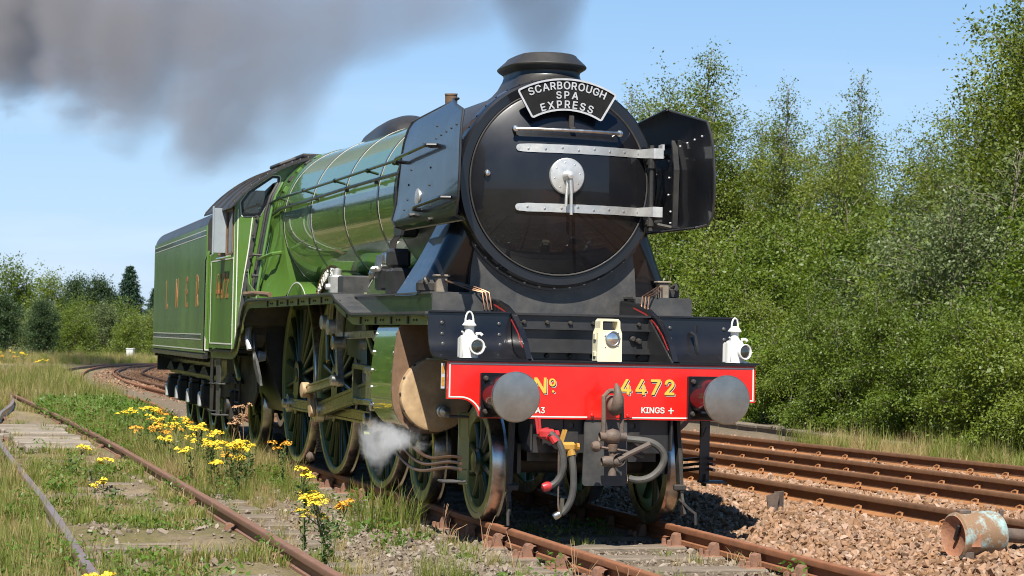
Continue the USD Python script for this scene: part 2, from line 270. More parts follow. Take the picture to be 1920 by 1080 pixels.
# ================================================================ GROUND AND TRACKS
def ss(a, b, x): t = np.clip((x - a) / (b - a), 0, 1); return t * t * (3 - 2 * t)
def railline(p, step=0.5): return spline(p, step)
R_LOCO_N = [(9, -.7525, 0), (2, -.7525, 0), (-5, -.7525, 0), (-12, -.74, 0), (-20, -.50, 0), (-30, .1, 0), (-40, .15, 0), (-45, .24, 0), (-53, .85, 0), (-63.4, 1.9, 0), (-73.4, 3.4, 0), (-80.3, 5.2, 0), (-92, 9.5, 0)]
R_LOCO_F = [(9, .7525, 0), (2, .7525, 0), (-5, .7525, 0), (-12, .765, 0), (-20, 1.0, 0), (-30, 1.5, 0), (-40, 1.55, 0), (-45, 1.6, 0), (-53, 2.0, 0), (-63.4, 2.9, 0), (-73.4, 4.4, 0), (-80.3, 6.2, 0), (-92, 10.5, 0)]
R_JOIN = [(-41, .0, 0), (-45.5, -.45, 0), (-48.6, -.62, 0), (-51, -.36, 0), (-56.6, .1, 0), (-63.7, 1.0, 0), (-77.5, 3.7, 0), (-86, 6.8, 0)]
R_CROSS = [(-45.8, -.52, 0), (-48.7, -.72, 0), (-50.6, -.85, 0), (-56.7, -1.0, 0), (-64, -1.2, 0)]
R_S1 = [(9, -2.88, 0), (4.1, -2.8, 0), (-1.1, -2.69, 0), (-4.4, -2.63, 0), (-14, -2.48, 0), (-25, -2.43, 0), (-36, -2.46, 0), (-44.6, -2.12, 0), (-50, -1.78, 0), (-54.8, -1.35, 0), (-62, -.9, 0)]
R_S2 = [(9, -4.4, 0), (4, -4.3, 0), (-1.7, -4.15, 0), (-12, -3.97, 0), (-22, -3.42, 0), (-27, -2.92, 0), (-30.5, -2.67, 0), (-34.5, -2.53, 0)]
R_S3 = [(9, -5.9, -.02), (-12, -5.5, -.02), (-24, -4.6, -.02), (-31, -4.1, -.02), (-37, -3.9, -.02), (-46, -3.6, -.02), (-56, -2.8, -.02)]
R_B1 = [(9, 3.05, .2), (1.4, 2.783, .2), (-3.1, 2.62, .2), (-12, 2.3, .2), (-25, 2.0, .15), (-40, 2.05, .03), (-50, 2.3, 0), (-55, 2.42, 0), (-62.4, 2.95, 0), (-73, 4.45, 0), (-81, 6.0, 0), (-92, 9.4, 0)]
R_B2 = [(9, 4.62, .2), (-.13, 4.30, .2), (-7.6, 3.87, .2), (-20, 3.35, .17), (-35, 3.0, .08), (-45, 2.98, .01), (-51.9, 3.18, 0), (-61, 3.7, 0), (-71.4, 5.1, 0), (-81.5, 6.95, 0), (-92, 10.4, 0)]
R_C1 = [(9, 5.85, .2), (-1.93, 5.31, .2), (-5.96, 5.08, .2), (-20, 4.45, .18), (-40, 4.4, .05), (-60, 5.2, 0), (-80, 8.6, 0), (-92, 12, 0)]
R_C2 = [(9, 8.2, .2), (-4.5, 6.77, .2), (-8.7, 6.34, .2), (-20, 5.75, .18), (-40, 5.7, .05), (-60, 6.5, 0), (-80, 9.8, 0), (-92, 13.2, 0)]

def yline(pts, x):
    p = np.array(sorted(pts)); return np.interp(x, p[:, 0], p[:, 1])
def height(x, y):
    x, y = np.asarray(x, float), np.asarray(y, float)
    near = ss(-48, -22, x)
    bank = ss(.95, 2.1, y) * (1 - ss(7.3, 8.6, y) * .35)
    h = -.175 + near * bank * .205
    h = h + ss(8.5, 13, y) * .25 - ss(-7, -12, y) * 0.0
    h = h + .05 * ss(-2.3, -1.7, y) * (1 - ss(-1.4, -1.0, y)) * ss(-40, -10, x)
    h = h + .09 * (1 - ss(-48, -36, x)) * (1 - ss(7, 12, y)) * ss(-1.5, -.6, y - yline(R_LOCO_N, x))
    h = h + .075 * ss(.35, .6, meshkit.fbm(np.stack([x * 1.3, y * 1.0, 0 * x], -1), 3, 77)) * ss(.05, .3, y - yline(R_S2, x)) * (1 - ss(-.3, -.05, y - yline(R_S1, x)))
    for l_ in (R_S1, R_S2): h = h + .05 * (1 - ss(.08, .45, np.abs(y - yline(l_, x)))) * ss(-60, -30, x)
    p = np.stack([x * .9, y * .9, np.zeros_like(x)], -1)
    far = np.clip(np.hypot(x, y) / 60, 0, 6)
    return h + (meshkit.fbm(p, 3, 3) - .5) * (.05 + .12 * np.clip(far - 1.3, 0, 5))

def lines(a, b, step): return list(np.arange(a, b, step))
gx = np.array(lines(-600, -120, 24) + lines(-120, -60, 2.5) + lines(-60, -24, .6) + lines(-24, -12, .25) + lines(-12, 7, .11) + lines(7, 40, 1.5) + [40, 80, 160])
gy = np.array(lines(-300, -40, 20) + lines(-40, -12, 2) + lines(-12, -7, .5) + lines(-7, 9, .11) + lines(9, 20, .5) + lines(20, 60, 4) + lines(60, 400, 30))
GX, GY = np.meshgrid(gx, gy, indexing='ij')
GZ = height(GX, GY)
nz = meshkit.fbm(np.stack([GX * .55, GY * .9, 0 * GX], -1), 5, 11); nz2 = meshkit.fbm(np.stack([GX * 2.2, GY * 2.2, 0 * GX], -1), 4, 21)
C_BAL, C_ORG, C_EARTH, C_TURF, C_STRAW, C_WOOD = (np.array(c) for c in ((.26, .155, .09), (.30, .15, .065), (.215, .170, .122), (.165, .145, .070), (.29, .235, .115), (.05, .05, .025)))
def lerp(a, b, t): return a * (1 - t[..., None]) + b * t[..., None]
col = np.broadcast_to(C_TURF, GX.shape + (3,)).copy()
col = lerp(col, C_STRAW, ss(.5, .72, nz) * .6)
edge = (nz2 - .5) * .9
side = yline(R_S1, GX); s2 = yline(R_S2, GX)
four = ss(-.3, .25, GY + edge - s2) * (1 - ss(-.25, .2, GY + edge - side)) * ss(-60, -30, GX)
col = lerp(col, C_EARTH, four * ss(.42, .60, nz2 * .6 + nz * .4))
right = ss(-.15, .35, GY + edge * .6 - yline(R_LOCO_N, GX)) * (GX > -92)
lead = ss(-7.5, -1.0, GX + edge * 5) * ss(-2.75, -2.1, GY + edge)
col = lerp(col, C_EARTH, np.clip(lead, 0, 1))
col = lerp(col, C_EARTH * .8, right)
bal = ss(.55, 1.0, GY + edge * .5 - yline(R_LOCO_N, GX) - .75) * (1 - ss(.5, 1.6, GY + edge - yline(R_C2, GX))) * (GX > -93)
col = lerp(col, C_BAL, bal)
for l in (R_B1, R_B2, R_C1, R_C2):
    d = np.abs(GY - yline(l, GX)); col = lerp(col, C_ORG, bal * (1 - ss(.25, .75, d + edge * .3)) * .8)
col = lerp(col, C_ORG * 1.05, bal * (1 - ss(-60, -30, GX)) * .7)
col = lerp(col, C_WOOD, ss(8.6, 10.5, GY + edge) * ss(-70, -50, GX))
I, J = np.meshgrid(np.arange(len(gx) - 1), np.arange(len(gy) - 1), indexing='ij'); ny = len(gy)
q = np.stack([I * ny + J, (I + 1) * ny + J, (I + 1) * ny + J + 1, I * ny + J + 1], -1).reshape(-1, 4)
gm = usdkit.mesh(stage, '/World/ground', (np.stack([GX, GY, GZ], -1).reshape(-1, 3), q), MAT['ground'], smooth=True)
UsdGeom.PrimvarsAPI(gm).CreatePrimvar('tint', Sdf.ValueTypeNames.Color3fArray, 'vertex').Set(Vt.Vec3fArray.FromNumpy(col.reshape(-1, 3).astype(np.float32)))
tag(gm.GetPrim(), kind='structure', label='railway ground of earth, turf and brown ballast under all the tracks')

# ---- rails
BULL = [(-.035, -.010), (-.028, 0), (.028, 0), (.035, -.010), (.033, -.043), (.011, -.055), (.010, -.103), (.032, -.112), (.033, -.140), (.026, -.148), (-.026, -.148), (-.033, -.140), (-.032, -.112), (-.010, -.103), (-.011, -.055), (-.033, -.043)]
FLAT = [(-.035, -.012), (-.027, 0), (.027, 0), (.035, -.012), (.034, -.040), (.011, -.050), (.010, -.125), (.070, -.145), (.070, -.159), (-.070, -.159), (-.070, -.145), (-.010, -.125), (-.011, -.050), (-.034, -.040)]
def sweep(line, sec):
    p = np.asarray(line, float); t = np.gradient(p, axis=0); t /= np.linalg.norm(t, axis=1, keepdims=True)
    lat = np.stack([-t[:, 1], t[:, 0], 0 * t[:, 0]], 1); lat /= np.linalg.norm(lat, axis=1, keepdims=True)
    sec = np.array(sec); n, k = len(p), len(sec)
    v = (p[:, None] + sec[None, :, :1] * lat[:, None] + sec[None, :, 1:] * np.array([0, 0, 1.0])).reshape(-1, 3)
    i, j = np.meshgrid(np.arange(n - 1), np.arange(k), indexing='ij')
    q = np.stack([i * k + j, i * k + (j + 1) % k, (i + 1) * k + (j + 1) % k, (i + 1) * k + j], -1).reshape(-1, 4)
    f = np.vstack([q[:, [0, 2, 1]], q[:, [0, 3, 2]]])
    cap = trimesh.creation.triangulate_polygon(Polygon(sec), engine='earcut')[1] % k
    return v, np.vstack([f, cap, cap[:, ::-1] + (n - 1) * k])
def rail(parent, pts, sec, m, step=0.8, label=None):
    return obj('rail', MB().add(*sweep(railline(pts, step), sec)), m, parent, smooth=40, label=label)

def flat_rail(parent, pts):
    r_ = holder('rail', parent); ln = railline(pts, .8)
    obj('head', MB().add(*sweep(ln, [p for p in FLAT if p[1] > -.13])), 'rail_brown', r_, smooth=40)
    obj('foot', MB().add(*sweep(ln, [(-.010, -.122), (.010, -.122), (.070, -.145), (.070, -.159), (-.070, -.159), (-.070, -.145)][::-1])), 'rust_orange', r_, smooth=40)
def chair_mesh(mirror=1):
    b = MB()
    b.box((0, 0, -.160), (.20, .37, .035), .01)
    for s, h in ((1, 1.0), (-1, .9)):
        jaw = Polygon([(s * .045, -.15), (s * .045, -.105), (s * .052, -.055 + .01 * h), (s * .075, -.045), (s * .095, -.06), (s * .125, -.15)])
        b.plate(jaw, 'yz', -.05, .05)
        for dx in (-.06, .06):
            b.lathe([(0, .022), (.02, .02), (.045, .02), (.05, 0)], (dx, s * .155, -.145), (0, 0, 1), 6)
    th = np.linspace(0, 2 * PI * 2.25, 14)
    b.lathe([(-.085, .026), (.085, .026)], (0, .0 - .072 * 0 - .038, -.082), (1, 0, 0), 7)
    return b.get()
CHAIR = chair_mesh()
def clip_mesh():
    return MB().tube([(-.05, .0, 0), (-.055, .02, .045), (-.02, .035, .062), (.03, .03, .058), (.055, .01, .03), (.05, -.03, .012)], .011, 5).get()
CLIP = clip_mesh()
SLEEPER = MB().box((0, 0, 0), (.255, 2.6, .12), .012).get()

def put(parent, name, base, m, xs, pos, mirror=None):
    """One mesh prim per piece, the points placed where it lies."""
    for x in xs:
        P, a, fl = pos(x); v = np.array(base.vertices); f = np.array(base.faces)
        if fl: v = v * [1, -1, 1]; f = f[:, ::-1]
        c, s = math.cos(a), math.sin(a)
        v = np.stack([v[:, 0] * c - v[:, 1] * s, v[:, 0] * s + v[:, 1] * c, v[:, 2]], 1) + P
        mm = m[int(rng.integers(len(m)))] if isinstance(m, (list, tuple)) else m
        p = usdkit.mesh(stage, numbered(path(parent), name), (v, f), MAT[mm])
def along(l1, l2, jitter=0.0, dz=0.0):
    def at(x):
        y1, y2 = yline(l1, x), yline(l2, x); z = float(np.interp(x, *np.array(sorted(l1))[:, [0, 2]].T))
        a = math.atan2(yline(l1, x) - yline(l1, x - .5), .5) + random.uniform(-jitter, jitter)
        return np.array([x, (y1 + y2) / 2, z + dz + random.uniform(-jitter, 0) * .5]), a, False
    return at
def on_rail(l, dy=0.0, dz=0.0, fl=False):
    def at(x):
        z = float(np.interp(x, *np.array(sorted(l))[:, [0, 2]].T)); a = math.atan2(yline(l, x) - yline(l, x - .5), .5)
        return np.array([x, yline(l, x) + dy, z + dz]), a, fl
    return at

t1 = thing('railway_track', 'rusty chaired track under the steam locomotive, nearest rail red-brown', 'railway track')
rail(t1, R_LOCO_N, BULL, 'rust_rail'); rail(t1, R_LOCO_F, BULL, 'rust_rail')
rail(t1, R_JOIN, BULL, 'siding_rail'); rail(t1, R_CROSS, BULL, 'siding_rail')
# worn running band on the far rail's head
xs = [.72 + .84 * k for k in range(-20, 9)]
put(t1, 'sleeper', SLEEPER, 'sleeper_wood', xs, along(R_LOCO_N, R_LOCO_F, .012, -.205))
put(t1, 'rail_chair', CHAIR, 'chair_rust', xs, on_rail(R_LOCO_N)); put(t1, 'rail_chair', CHAIR, 'chair_rust', xs, on_rail(R_LOCO_F, fl=True))
t2 = thing('railway_track', 'weedy siding track with converging rails at the left, grass between its rails', 'railway track')
rail(t2, R_S1, BULL, 'siding_rail', label='brown siding rail beside the yellow flowers'); rail(t2, R_S2, BULL, 'worn_rail', label='greyish worn left rail'); rail(t2, R_S3, BULL, 'siding_rail')
xs2 = [.3 + .84 * k for k in range(-34, 9)]
put(t2, 'sleeper', SLEEPER, 'sleeper_wood', xs2, along(R_S1, R_S2, .015, -.195))
put(t2, 'rail_chair', CHAIR, 'chair_rust', xs2[::3], on_rail(R_S1, dz=-.02)); put(t2, 'rail_chair', CHAIR, 'chair_rust', [x for x in xs2[1::3] if x > -24], on_rail(R_S2, dz=-.02, fl=True))
t3 = thing('railway_track', 'orange rusted track with looped clips, the first one right of the locomotive', 'railway track')
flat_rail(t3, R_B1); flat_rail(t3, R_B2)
xs3 = [-3.83 + .75 * k for k in range(-16, 14)]
put(t3, 'sleeper', SLEEPER, 'sleeper_concrete', xs3, along(R_B1, R_B2, .006, -.215))
for l in (R_B1, R_B2):
    put(t3, 'rail_clip', CLIP, 'rust_orange', xs3, on_rail(l, -.085, -.15)); put(t3, 'rail_clip', CLIP, 'rust_orange', xs3, on_rail(l, .085, -.15, True))
t4 = thing('railway_track', 'orange rusted track running closest to the trees on the right', 'railway track')
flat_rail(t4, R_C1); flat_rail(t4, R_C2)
xs4 = [-5.49 + .70 * k for k in range(-20, 12)]
put(t4, 'sleeper', SLEEPER, 'sleeper_concrete', xs4, along(R_C1, R_C2, .006, -.215))
for l in (R_C1, R_C2):
    put(t4, 'rail_clip', CLIP, 'rust_orange', xs4, on_rail(l, -.085, -.15)); put(t4, 'rail_clip', CLIP, 'rust_orange', xs4, on_rail(l, .085, -.15, True))

# ---- loose stones
def stone_mesh(seed, n=11):
    r = np.random.default_rng(seed); p = r.normal(size=(n, 3)); p /= np.linalg.norm(p, axis=1, keepdims=True); p *= r.uniform(.75, 1.1, (n, 1)) * np.array([1.0, .8, .6])
    m = trimesh.convex.convex_hull(p); return np.array(m.vertices), np.array(m.faces)
def instancer(name, label, cat, protos, pts, idx, quats, scales, kind='stuff'):
    pi = UsdGeom.PointInstancer.Define(stage, '/World/' + name); rel = pi.CreatePrototypesRel()
    for k, (pn, mesh, m) in enumerate(protos):
        pp = f'/World/{name}/{pn}_{k:03d}'; usdkit.mesh(stage, pp, mesh, MAT[m]); rel.AddTarget(pp)
    pi.CreateProtoIndicesAttr(Vt.IntArray.FromNumpy(np.asarray(idx, np.int32))); pi.CreatePositionsAttr(Vt.Vec3fArray.FromNumpy(np.asarray(pts, np.float32)))
    pi.CreateOrientationsAttr(Vt.QuathArray([Gf.Quath(float(a), float(b), float(c), float(d)) for a, b, c, d in quats]))
    pi.CreateScalesAttr(Vt.Vec3fArray.FromNumpy(np.asarray(scales, np.float32)))
    tag(pi.GetPrim(), label, cat, kind=kind)
def rquat(n, upright=False, tilt=.12):
    if upright:
        a = rng.uniform(0, 2 * PI, n); t = rng.normal(0, tilt, n); b = rng.uniform(0, 2 * PI, n)
        ca, sa, ct, st = np.cos(a / 2), np.sin(a / 2), np.cos(t / 2), np.sin(t / 2)
        return np.stack([ct * ca, st * (np.cos(b) * ca + np.sin(b) * sa), st * (np.sin(b) * ca - np.cos(b) * sa), ct * sa], 1)
    q = rng.normal(size=(n, 4)); return q / np.linalg.norm(q, axis=1, keepdims=True)
def scatter(x0, x1, y0, y1, n, keep):
    x, y = rng.uniform(x0, x1, n), rng.uniform(y0, y1, n); k = rng.uniform(0, 1, n) < keep(x, y); return x[k], y[k]
bx, by = [], []
for x0, x1, dens in ((-3, 6.5, 620), (-9, -3, 430), (-18, -9, 160), (-50, -18, 14)):
    y0, y1 = (.8, 8.6) if x0 > -18 else (1.2, 7.5)
    a, b = scatter(x0, x1, y0, y1, int((x1 - x0) * (y1 - y0) * dens), lambda x, y: np.where(y < yline(R_B1, x), 1, .5) * ss(.78, 1.15, y) * (1 - ss(7.2, 8.6, y - .0 * x)))
    bx.append(a); by.append(b)
a, b = scatter(-75, -42, -.2, 8, 9000, lambda x, y: (y > yline(R_LOCO_N, x) + .3) & (y < yline(R_C2, x) + 1)); bx.append(a); by.append(b)
bx, by = np.concatenate(bx), np.concatenate(by)
for l in (R_B1, R_B2, R_C1, R_C2):
    k = np.abs(by - yline(l, bx)) > .06; bx, by = bx[k], by[k]
n = len(bx); sz = np.clip(rng.lognormal(math.log(.030), .3, n), .014, .055)
instancer('ballast', 'pinkish brown crushed stone ballast around the right-hand tracks', 'ballast', [('stone', stone_mesh(i), 'ballast_stone') for i in range(7)],
          np.stack([bx, by, height(bx, by) + sz * .35], 1), rng.integers(0, 7, n), rquat(n), np.repeat(sz[:, None], 3, 1))
gxs, gys = [], []
for x0, x1, dens in ((-1, 6.5, 380), (-9, -1, 230), (-30, -9, 30)):
    a, b = scatter(x0, x1, -2.7, .85, int((x1 - x0) * 3.5 * dens), lambda x, y: np.where(y > -.75, .7, ss(-8, 0, x) * ss(-2.75, -2.3, y) * .95 + .05))
    gxs.append(a); gys.append(b)
a, b = scatter(-14, 6.5, -4.3, -2.8, 3600, lambda x, y: .55); gxs.append(a); gys.append(b)
gxs, gys = np.concatenate(gxs), np.concatenate(gys)
for l in (R_LOCO_N, R_LOCO_F, R_S1, R_S2):
    k = np.abs(gys - yline(l, gxs)) > .05; gxs, gys = gxs[k], gys[k]
n = len(gxs); sz = np.clip(rng.lognormal(math.log(.017), .45, n), .007, .05)
instancer('gravel', 'grey brown dirty gravel and chippings beside the near rail', 'gravel', [('stone', stone_mesh(i + 20), 'grey_stone') for i in range(6)],
          np.stack([gxs, gys, height(gxs, gys) + sz * .3], 1), rng.integers(0, 6, n), rquat(n), np.repeat(sz[:, None], 3, 1))
# ================================================================ LOCOMOTIVE (x forward, right-hand side is -y, rail top z = 0)
LO = (-5.0, 0.0, 0.0)
loco = thing('steam_locomotive', 'apple green steam locomotive with black smokebox and red buffer beam', 'locomotive', LO)
_off = np.array(LO)
def L(name, mb, m, parent=None, smooth=35, label=None, kind=None):
    mb.off = _off; return obj(name, mb, m, parent or loco, smooth, label, kind)
ZB = 2.85
# --- smokebox, front ring and door
SBX = -0.50
sb = L('smokebox', MB().lathe([(-3.05, .86), (-3.0, .875), (-.66, .875)], (0, 0, ZB), (1, 0, 0), 72), 'smokebox_black', smooth=50)
L('smokebox_ring', MB().lathe([(-.70, .872), (-.69, .905), (-.56, .905), (-.515, .897), (-.497, .878), (-.497, .808), (-.512, .795), (-.512, .70)], (0, 0, ZB), (1, 0, 0), 96), 'black_gloss', sb, smooth=28)
b = MB()
for t in np.linspace(0, 2 * PI, 48, endpoint=False): b.bolt((-.60, .904 * math.sin(t), ZB + .904 * math.cos(t)), (0, math.sin(t), math.cos(t)), .011, .008)
L('rivets', b, 'black_gloss', sb, kind='stuff')
prof = [(-.512, .792), (-.488, .786), (-.478, .772)]
for k in range(1, 15):
    r = .772 * (1 - k / 14); prof.append((-.478 + .175 * (1 - (r / .772) ** 2) , r))
door = L('smokebox_door', MB().lathe(prof, (0, 0, ZB), (1, 0, 0), 96), 'black_gloss', smooth=40)
L('door_rim', MB().lathe([(-.497, .800), (-.484, .804), (-.478, .798), (-.484, .788)], (0, 0, ZB), (1, 0, 0), 96), 'dark_iron', door, smooth=True)
def door_x(y, z):
    r = math.hypot(y, z - ZB); return -.478 + .175 * (1 - (min(r, .77) / .772) ** 2)
def strap(z):
    out, n = [], 16
    ys = np.linspace(-.40, .70, n); b = MB()
    xs = [door_x(y, z) + .012 for y in ys]
    pts = [(x, y) for x, y in zip(xs, ys)] + [(-.385, .76), (-.335, .80), (-.325, .885)]
    wz = [.030] + [.036] * (n - 1) + [.040, .044, .044]
    v = []
    for (x, y), w in zip(pts, wz):
        v += [(x, y, z - w), (x, y, z + w), (x - .028, y, z - w), (x - .028, y, z + w)]
    f = []
    for i in range(len(pts) - 1):
        a, c = 4 * i, 4 * i + 4
        f += [[a, c, c + 1, a + 1], [a + 1, c + 1, c + 3, a + 3], [a + 3, c + 3, c + 2, a + 2], [a + 2, c + 2, c, a]]
    f += [[0, 1, 3, 2], [len(v) - 4, len(v) - 2, len(v) - 1, len(v) - 3]]
    b.add(np.array(v), np.array(f))
    b.lathe([(0, .030), (.010, .030), (.012, 0)], (xs[0] - .010, -.40, z), (1, 0, 0), 14)
    return b, [(x, y) for x, y in zip(xs, ys)]
for z in (3.128, 2.622):
    b, pp = strap(z); st = L('hinge_strap', b, 'strap_steel', door)
    r = MB()
    for x, y in pp[1::2]: r.bolt((x, y, z + random.uniform(-.012, .012)), (1, 0, 0), .011, .004)
    L('rivets', r, 'bright_steel', door)
L('hinge_pin', MB().tube([(-.385, .80, 2.46), (-.385, .80, 3.20)], .020, 10).tube([(-.385, .80, 3.0), (-.385, .80, 3.09)], .033, 10).tube([(-.385, .80, 2.50), (-.385, .80, 2.58)], .03, 10).box((-.44, .80, 2.53), (.12, .07, .05), .01).box((-.44, .80, 3.05), (.12, .07, .05), .01), 'dark_iron', door)
dz = 2.895
L('door_plate', MB().lathe([(-.33, .156), (-.292, .156), (-.282, .148), (-.270, .06), (-.268, 0)], (0, 0.005, dz), (1, 0, 0), 40), 'strap_steel', door, smooth=30)
b = MB()
for k in range(8):
    t = 2 * PI * k / 8 + .2; b.bolt((-.282, .005 + .115 * math.cos(t), dz + .115 * math.sin(t)), (1, 0, 0), .009, .006)
L('rivets', b, 'bright_steel', door, kind='stuff')
L('dart_handle', MB().lathe([(-.275, .045), (-.24, .042), (-.20, .030), (-.185, .034), (-.16, .028), (-.155, 0)], (0, -.0, dz), (1, 0, 0), 16).tube([(-.23, -.0, dz), (-.225, -.015, dz - .12), (-.225, -.02, dz - .262)], [.018, .016, .013], 8).tube([(-.185, .0, dz), (-.185, .012, dz - .15), (-.185, .015, dz - .335)], [.019, .016, .013], 8), 'strap_steel', door)
b = MB(); hy = [-.445, .495]
arc = [(door_x(y, 3.285) + .075, y, 3.285) for y in np.linspace(hy[0], hy[1], 12)]
b.tube(arc, .0155, 8)
for y in hy: b.lathe([(0, .010), (.008, .024), (.018, .030), (.03, .024), (.036, 0)], (door_x(y, 3.285) + .055, y, 3.285), (1, 0, 0), 12).tube([(door_x(y, 3.285) - .01, y, 3.285), (door_x(y, 3.285) + .06, y, 3.285)], .013, 8)
L('handrail', b, 'bright_steel', door)
L('lamp_iron', MB().box((-.36, .055, 3.355), (.022, .045, .13), .004).box((-.335, .055, 3.31), (.05, .045, .02), .004), 'dark_iron', door)
L('knob', MB().lathe([(-.47, .012), (-.44, .012), (-.435, .026), (-.415, .03), (-.395, .02), (-.39, 0)], (0, -.665, 2.90), (1, 0, 0), 14), 'bright_steel', door)

# --- chimney: oblong double chimney
def oblong(off, z, half=.165, r=.228, n=40):
    t = np.arange(n) * 2 * PI / n; c, s_ = np.cos(t), np.sin(t)
    return np.stack([-1.10 + np.sign(c) * half * np.minimum(1, np.abs(c) * 4) + (r + off) * c, (r + off) * s_, np.full(n, z)], 1)
def loft(rings):
    n = len(rings[0]); v = np.vstack(rings); i, j = np.meshgrid(np.arange(len(rings) - 1), np.arange(n), indexing='ij')
    return v, np.stack([i * n + j, i * n + (j + 1) % n, (i + 1) * n + (j + 1) % n, (i + 1) * n + j], -1).reshape(-1, 4)
base = []
for off, dzz in ((.24, 0.0), (.165, .02), (.115, .055)):
    p = oblong(off, 0); p[:, 2] = ZB + np.sqrt(np.maximum(.875 ** 2 - p[:, 1] ** 2, 0)) + dzz - .005; base.append(p)
ch = L('chimney', MB().add(*loft(base + [oblong(.072, 3.79), oblong(.062, 3.825), oblong(.066, 3.845), oblong(.108, 3.872), oblong(.120, 3.884), oblong(.122, 3.898), oblong(.112, 3.912), oblong(.045, 3.972), oblong(.030, 3.992), oblong(.014, 4.0), oblong(-.02, 4.0), oblong(-.04, 3.9), oblong(-.05, 3.6)])), 'smokebox_black', smooth=40)

# --- boiler, bands, dome
BO = [(-9.40, .945), (-8.63, .915), (-7.0, .905), (-5.25, .892), (-3.68, .882), (-3.0, .878)]
bl = L('boiler', MB().lathe(BO, (0, 0, ZB), (1, 0, 0), 96), 'apple_green', smooth=50)
for x, r in ((-8.63, .915), (-7.0, .905), (-5.25, .892), (-3.68, .882)):
    bd = L('boiler_band', MB().lathe([(x - .03, r), (x - .028, r + .006), (x + .028, r + .006), (x + .03, r)], (0, 0, ZB), (1, 0, 0), 96), 'black_gloss', bl, smooth=20)
    for dx in (-.034, .034):
        L('lining', MB().lathe([(x + dx - .004, r + .0005), (x + dx - .003, r + .0025), (x + dx + .003, r + .0025), (x + dx + .004, r + .0005)], (0, 0, ZB), (1, 0, 0), 96), 'line_cream', bl, smooth=20)
# banjo dome (a long low cover)
n = 24; rings = []
for x, hgt, wd in ((-7.9, .0, .10), (-7.7, .05, .22), (-7.2, .13, .30), (-6.7, .17, .34), (-6.3, .185, .36), (-6.0, .18, .36), (-5.8, .14, .33), (-5.68, .07, .27), (-5.62, .0, .2)):
    t = np.linspace(-1, 1, n); y = t * wd; zz = ZB + np.sqrt(.9 ** 2 - y ** 2) - .02 + (hgt + .02) * np.sqrt(np.maximum(1 - t ** 2, 0)) ** .8
    rings.append(np.stack([np.full(n, x), y, zz], 1))
v = np.vstack(rings); i, j = np.meshgrid(np.arange(len(rings) - 1), np.arange(n - 1), indexing='ij')
L('dome_cover', MB().add(v, np.stack([i * n + j, (i + 1) * n + j, (i + 1) * n + j + 1, i * n + j + 1], -1).reshape(-1, 4)), 'smokebox_black', smooth=60)
# firebox: round top, sides that swell out to the wide grate
def fb_ring(x, w, zlo):
    top = [( .93 * math.sin(a), ZB + .93 * math.cos(a)) for a in np.linspace(-1.75, 1.75, 41)]
    return top, w, zlo
rings = []
for x, w, zl in ((-8.66, .80, 2.05), (-8.72, .86, 1.95), (-8.95, 1.06, 1.90), (-9.2, 1.16, 1.86), (-9.42, 1.20, 1.84)):
    R_ = .917 if x > -8.7 else .93
    a0 = math.radians(112); half = [(R_ * math.sin(a), ZB + R_ * math.cos(a)) for a in np.linspace(0, a0 - .35, 18)]
    y1, z1 = half[-1]; side_ = [(y1 + (w - y1) * t ** 1.5, z1 + (zl - z1) * t) for t in np.linspace(.12, 1, 9)]
    hp = half + side_; full = [(-y, z) for y, z in hp[::-1]] + hp[1:]
    rings.append(np.array([(x, y, z) for y, z in full]))
n = len(rings[0]); v = np.vstack(rings); i, j = np.meshgrid(np.arange(len(rings) - 1), np.arange(n - 1), indexing='ij')
L('firebox', MB().add(v, np.stack([i * n + j, (i + 1) * n + j, (i + 1) * n + j + 1, i * n + j + 1], -1).reshape(-1, 4)).plate([(y, z) for _, y, z in rings[0]], 'yz', -8.665, -8.655), 'apple_green', smooth=40)
# handrails along the boiler, with stanchions; feed pipe beneath
for s in (-1, 1):
    b = MB().tube([(-10.0, s * .985, 3.06), (-8.6, s * .975, 3.12), (-5.2, s * .965, 3.135), (-.95, s * .955, 3.16)], .016, 8)
    for x in (-9.6, -8.7, -7.1, -5.35, -3.75, -2.6): b.tube([(x, s * .86, 3.10), (x, s * .985, 3.13)], .014, 6).lathe([(-.02, .02), (0, .027), (.02, .02)], (x, s * .97, 3.13), (1, 0, 0), 8)
    L('handrail', b, 'wheel_green')
    b = MB().tube([(-9.3, s * .975, 2.93), (-8.7, s * .948, 3.0), (-7.0, s * .935, 3.01), (-5.2, s * .925, 3.03), (-1.1, s * .915, 3.04)], .018, 8)
    for x in (-8.2, -6.6, -5.0, -3.6): b.box((x, s * .915, 3.02), (.05, .04, .06), .008)
    L('feed_pipe', b, 'black_paint')
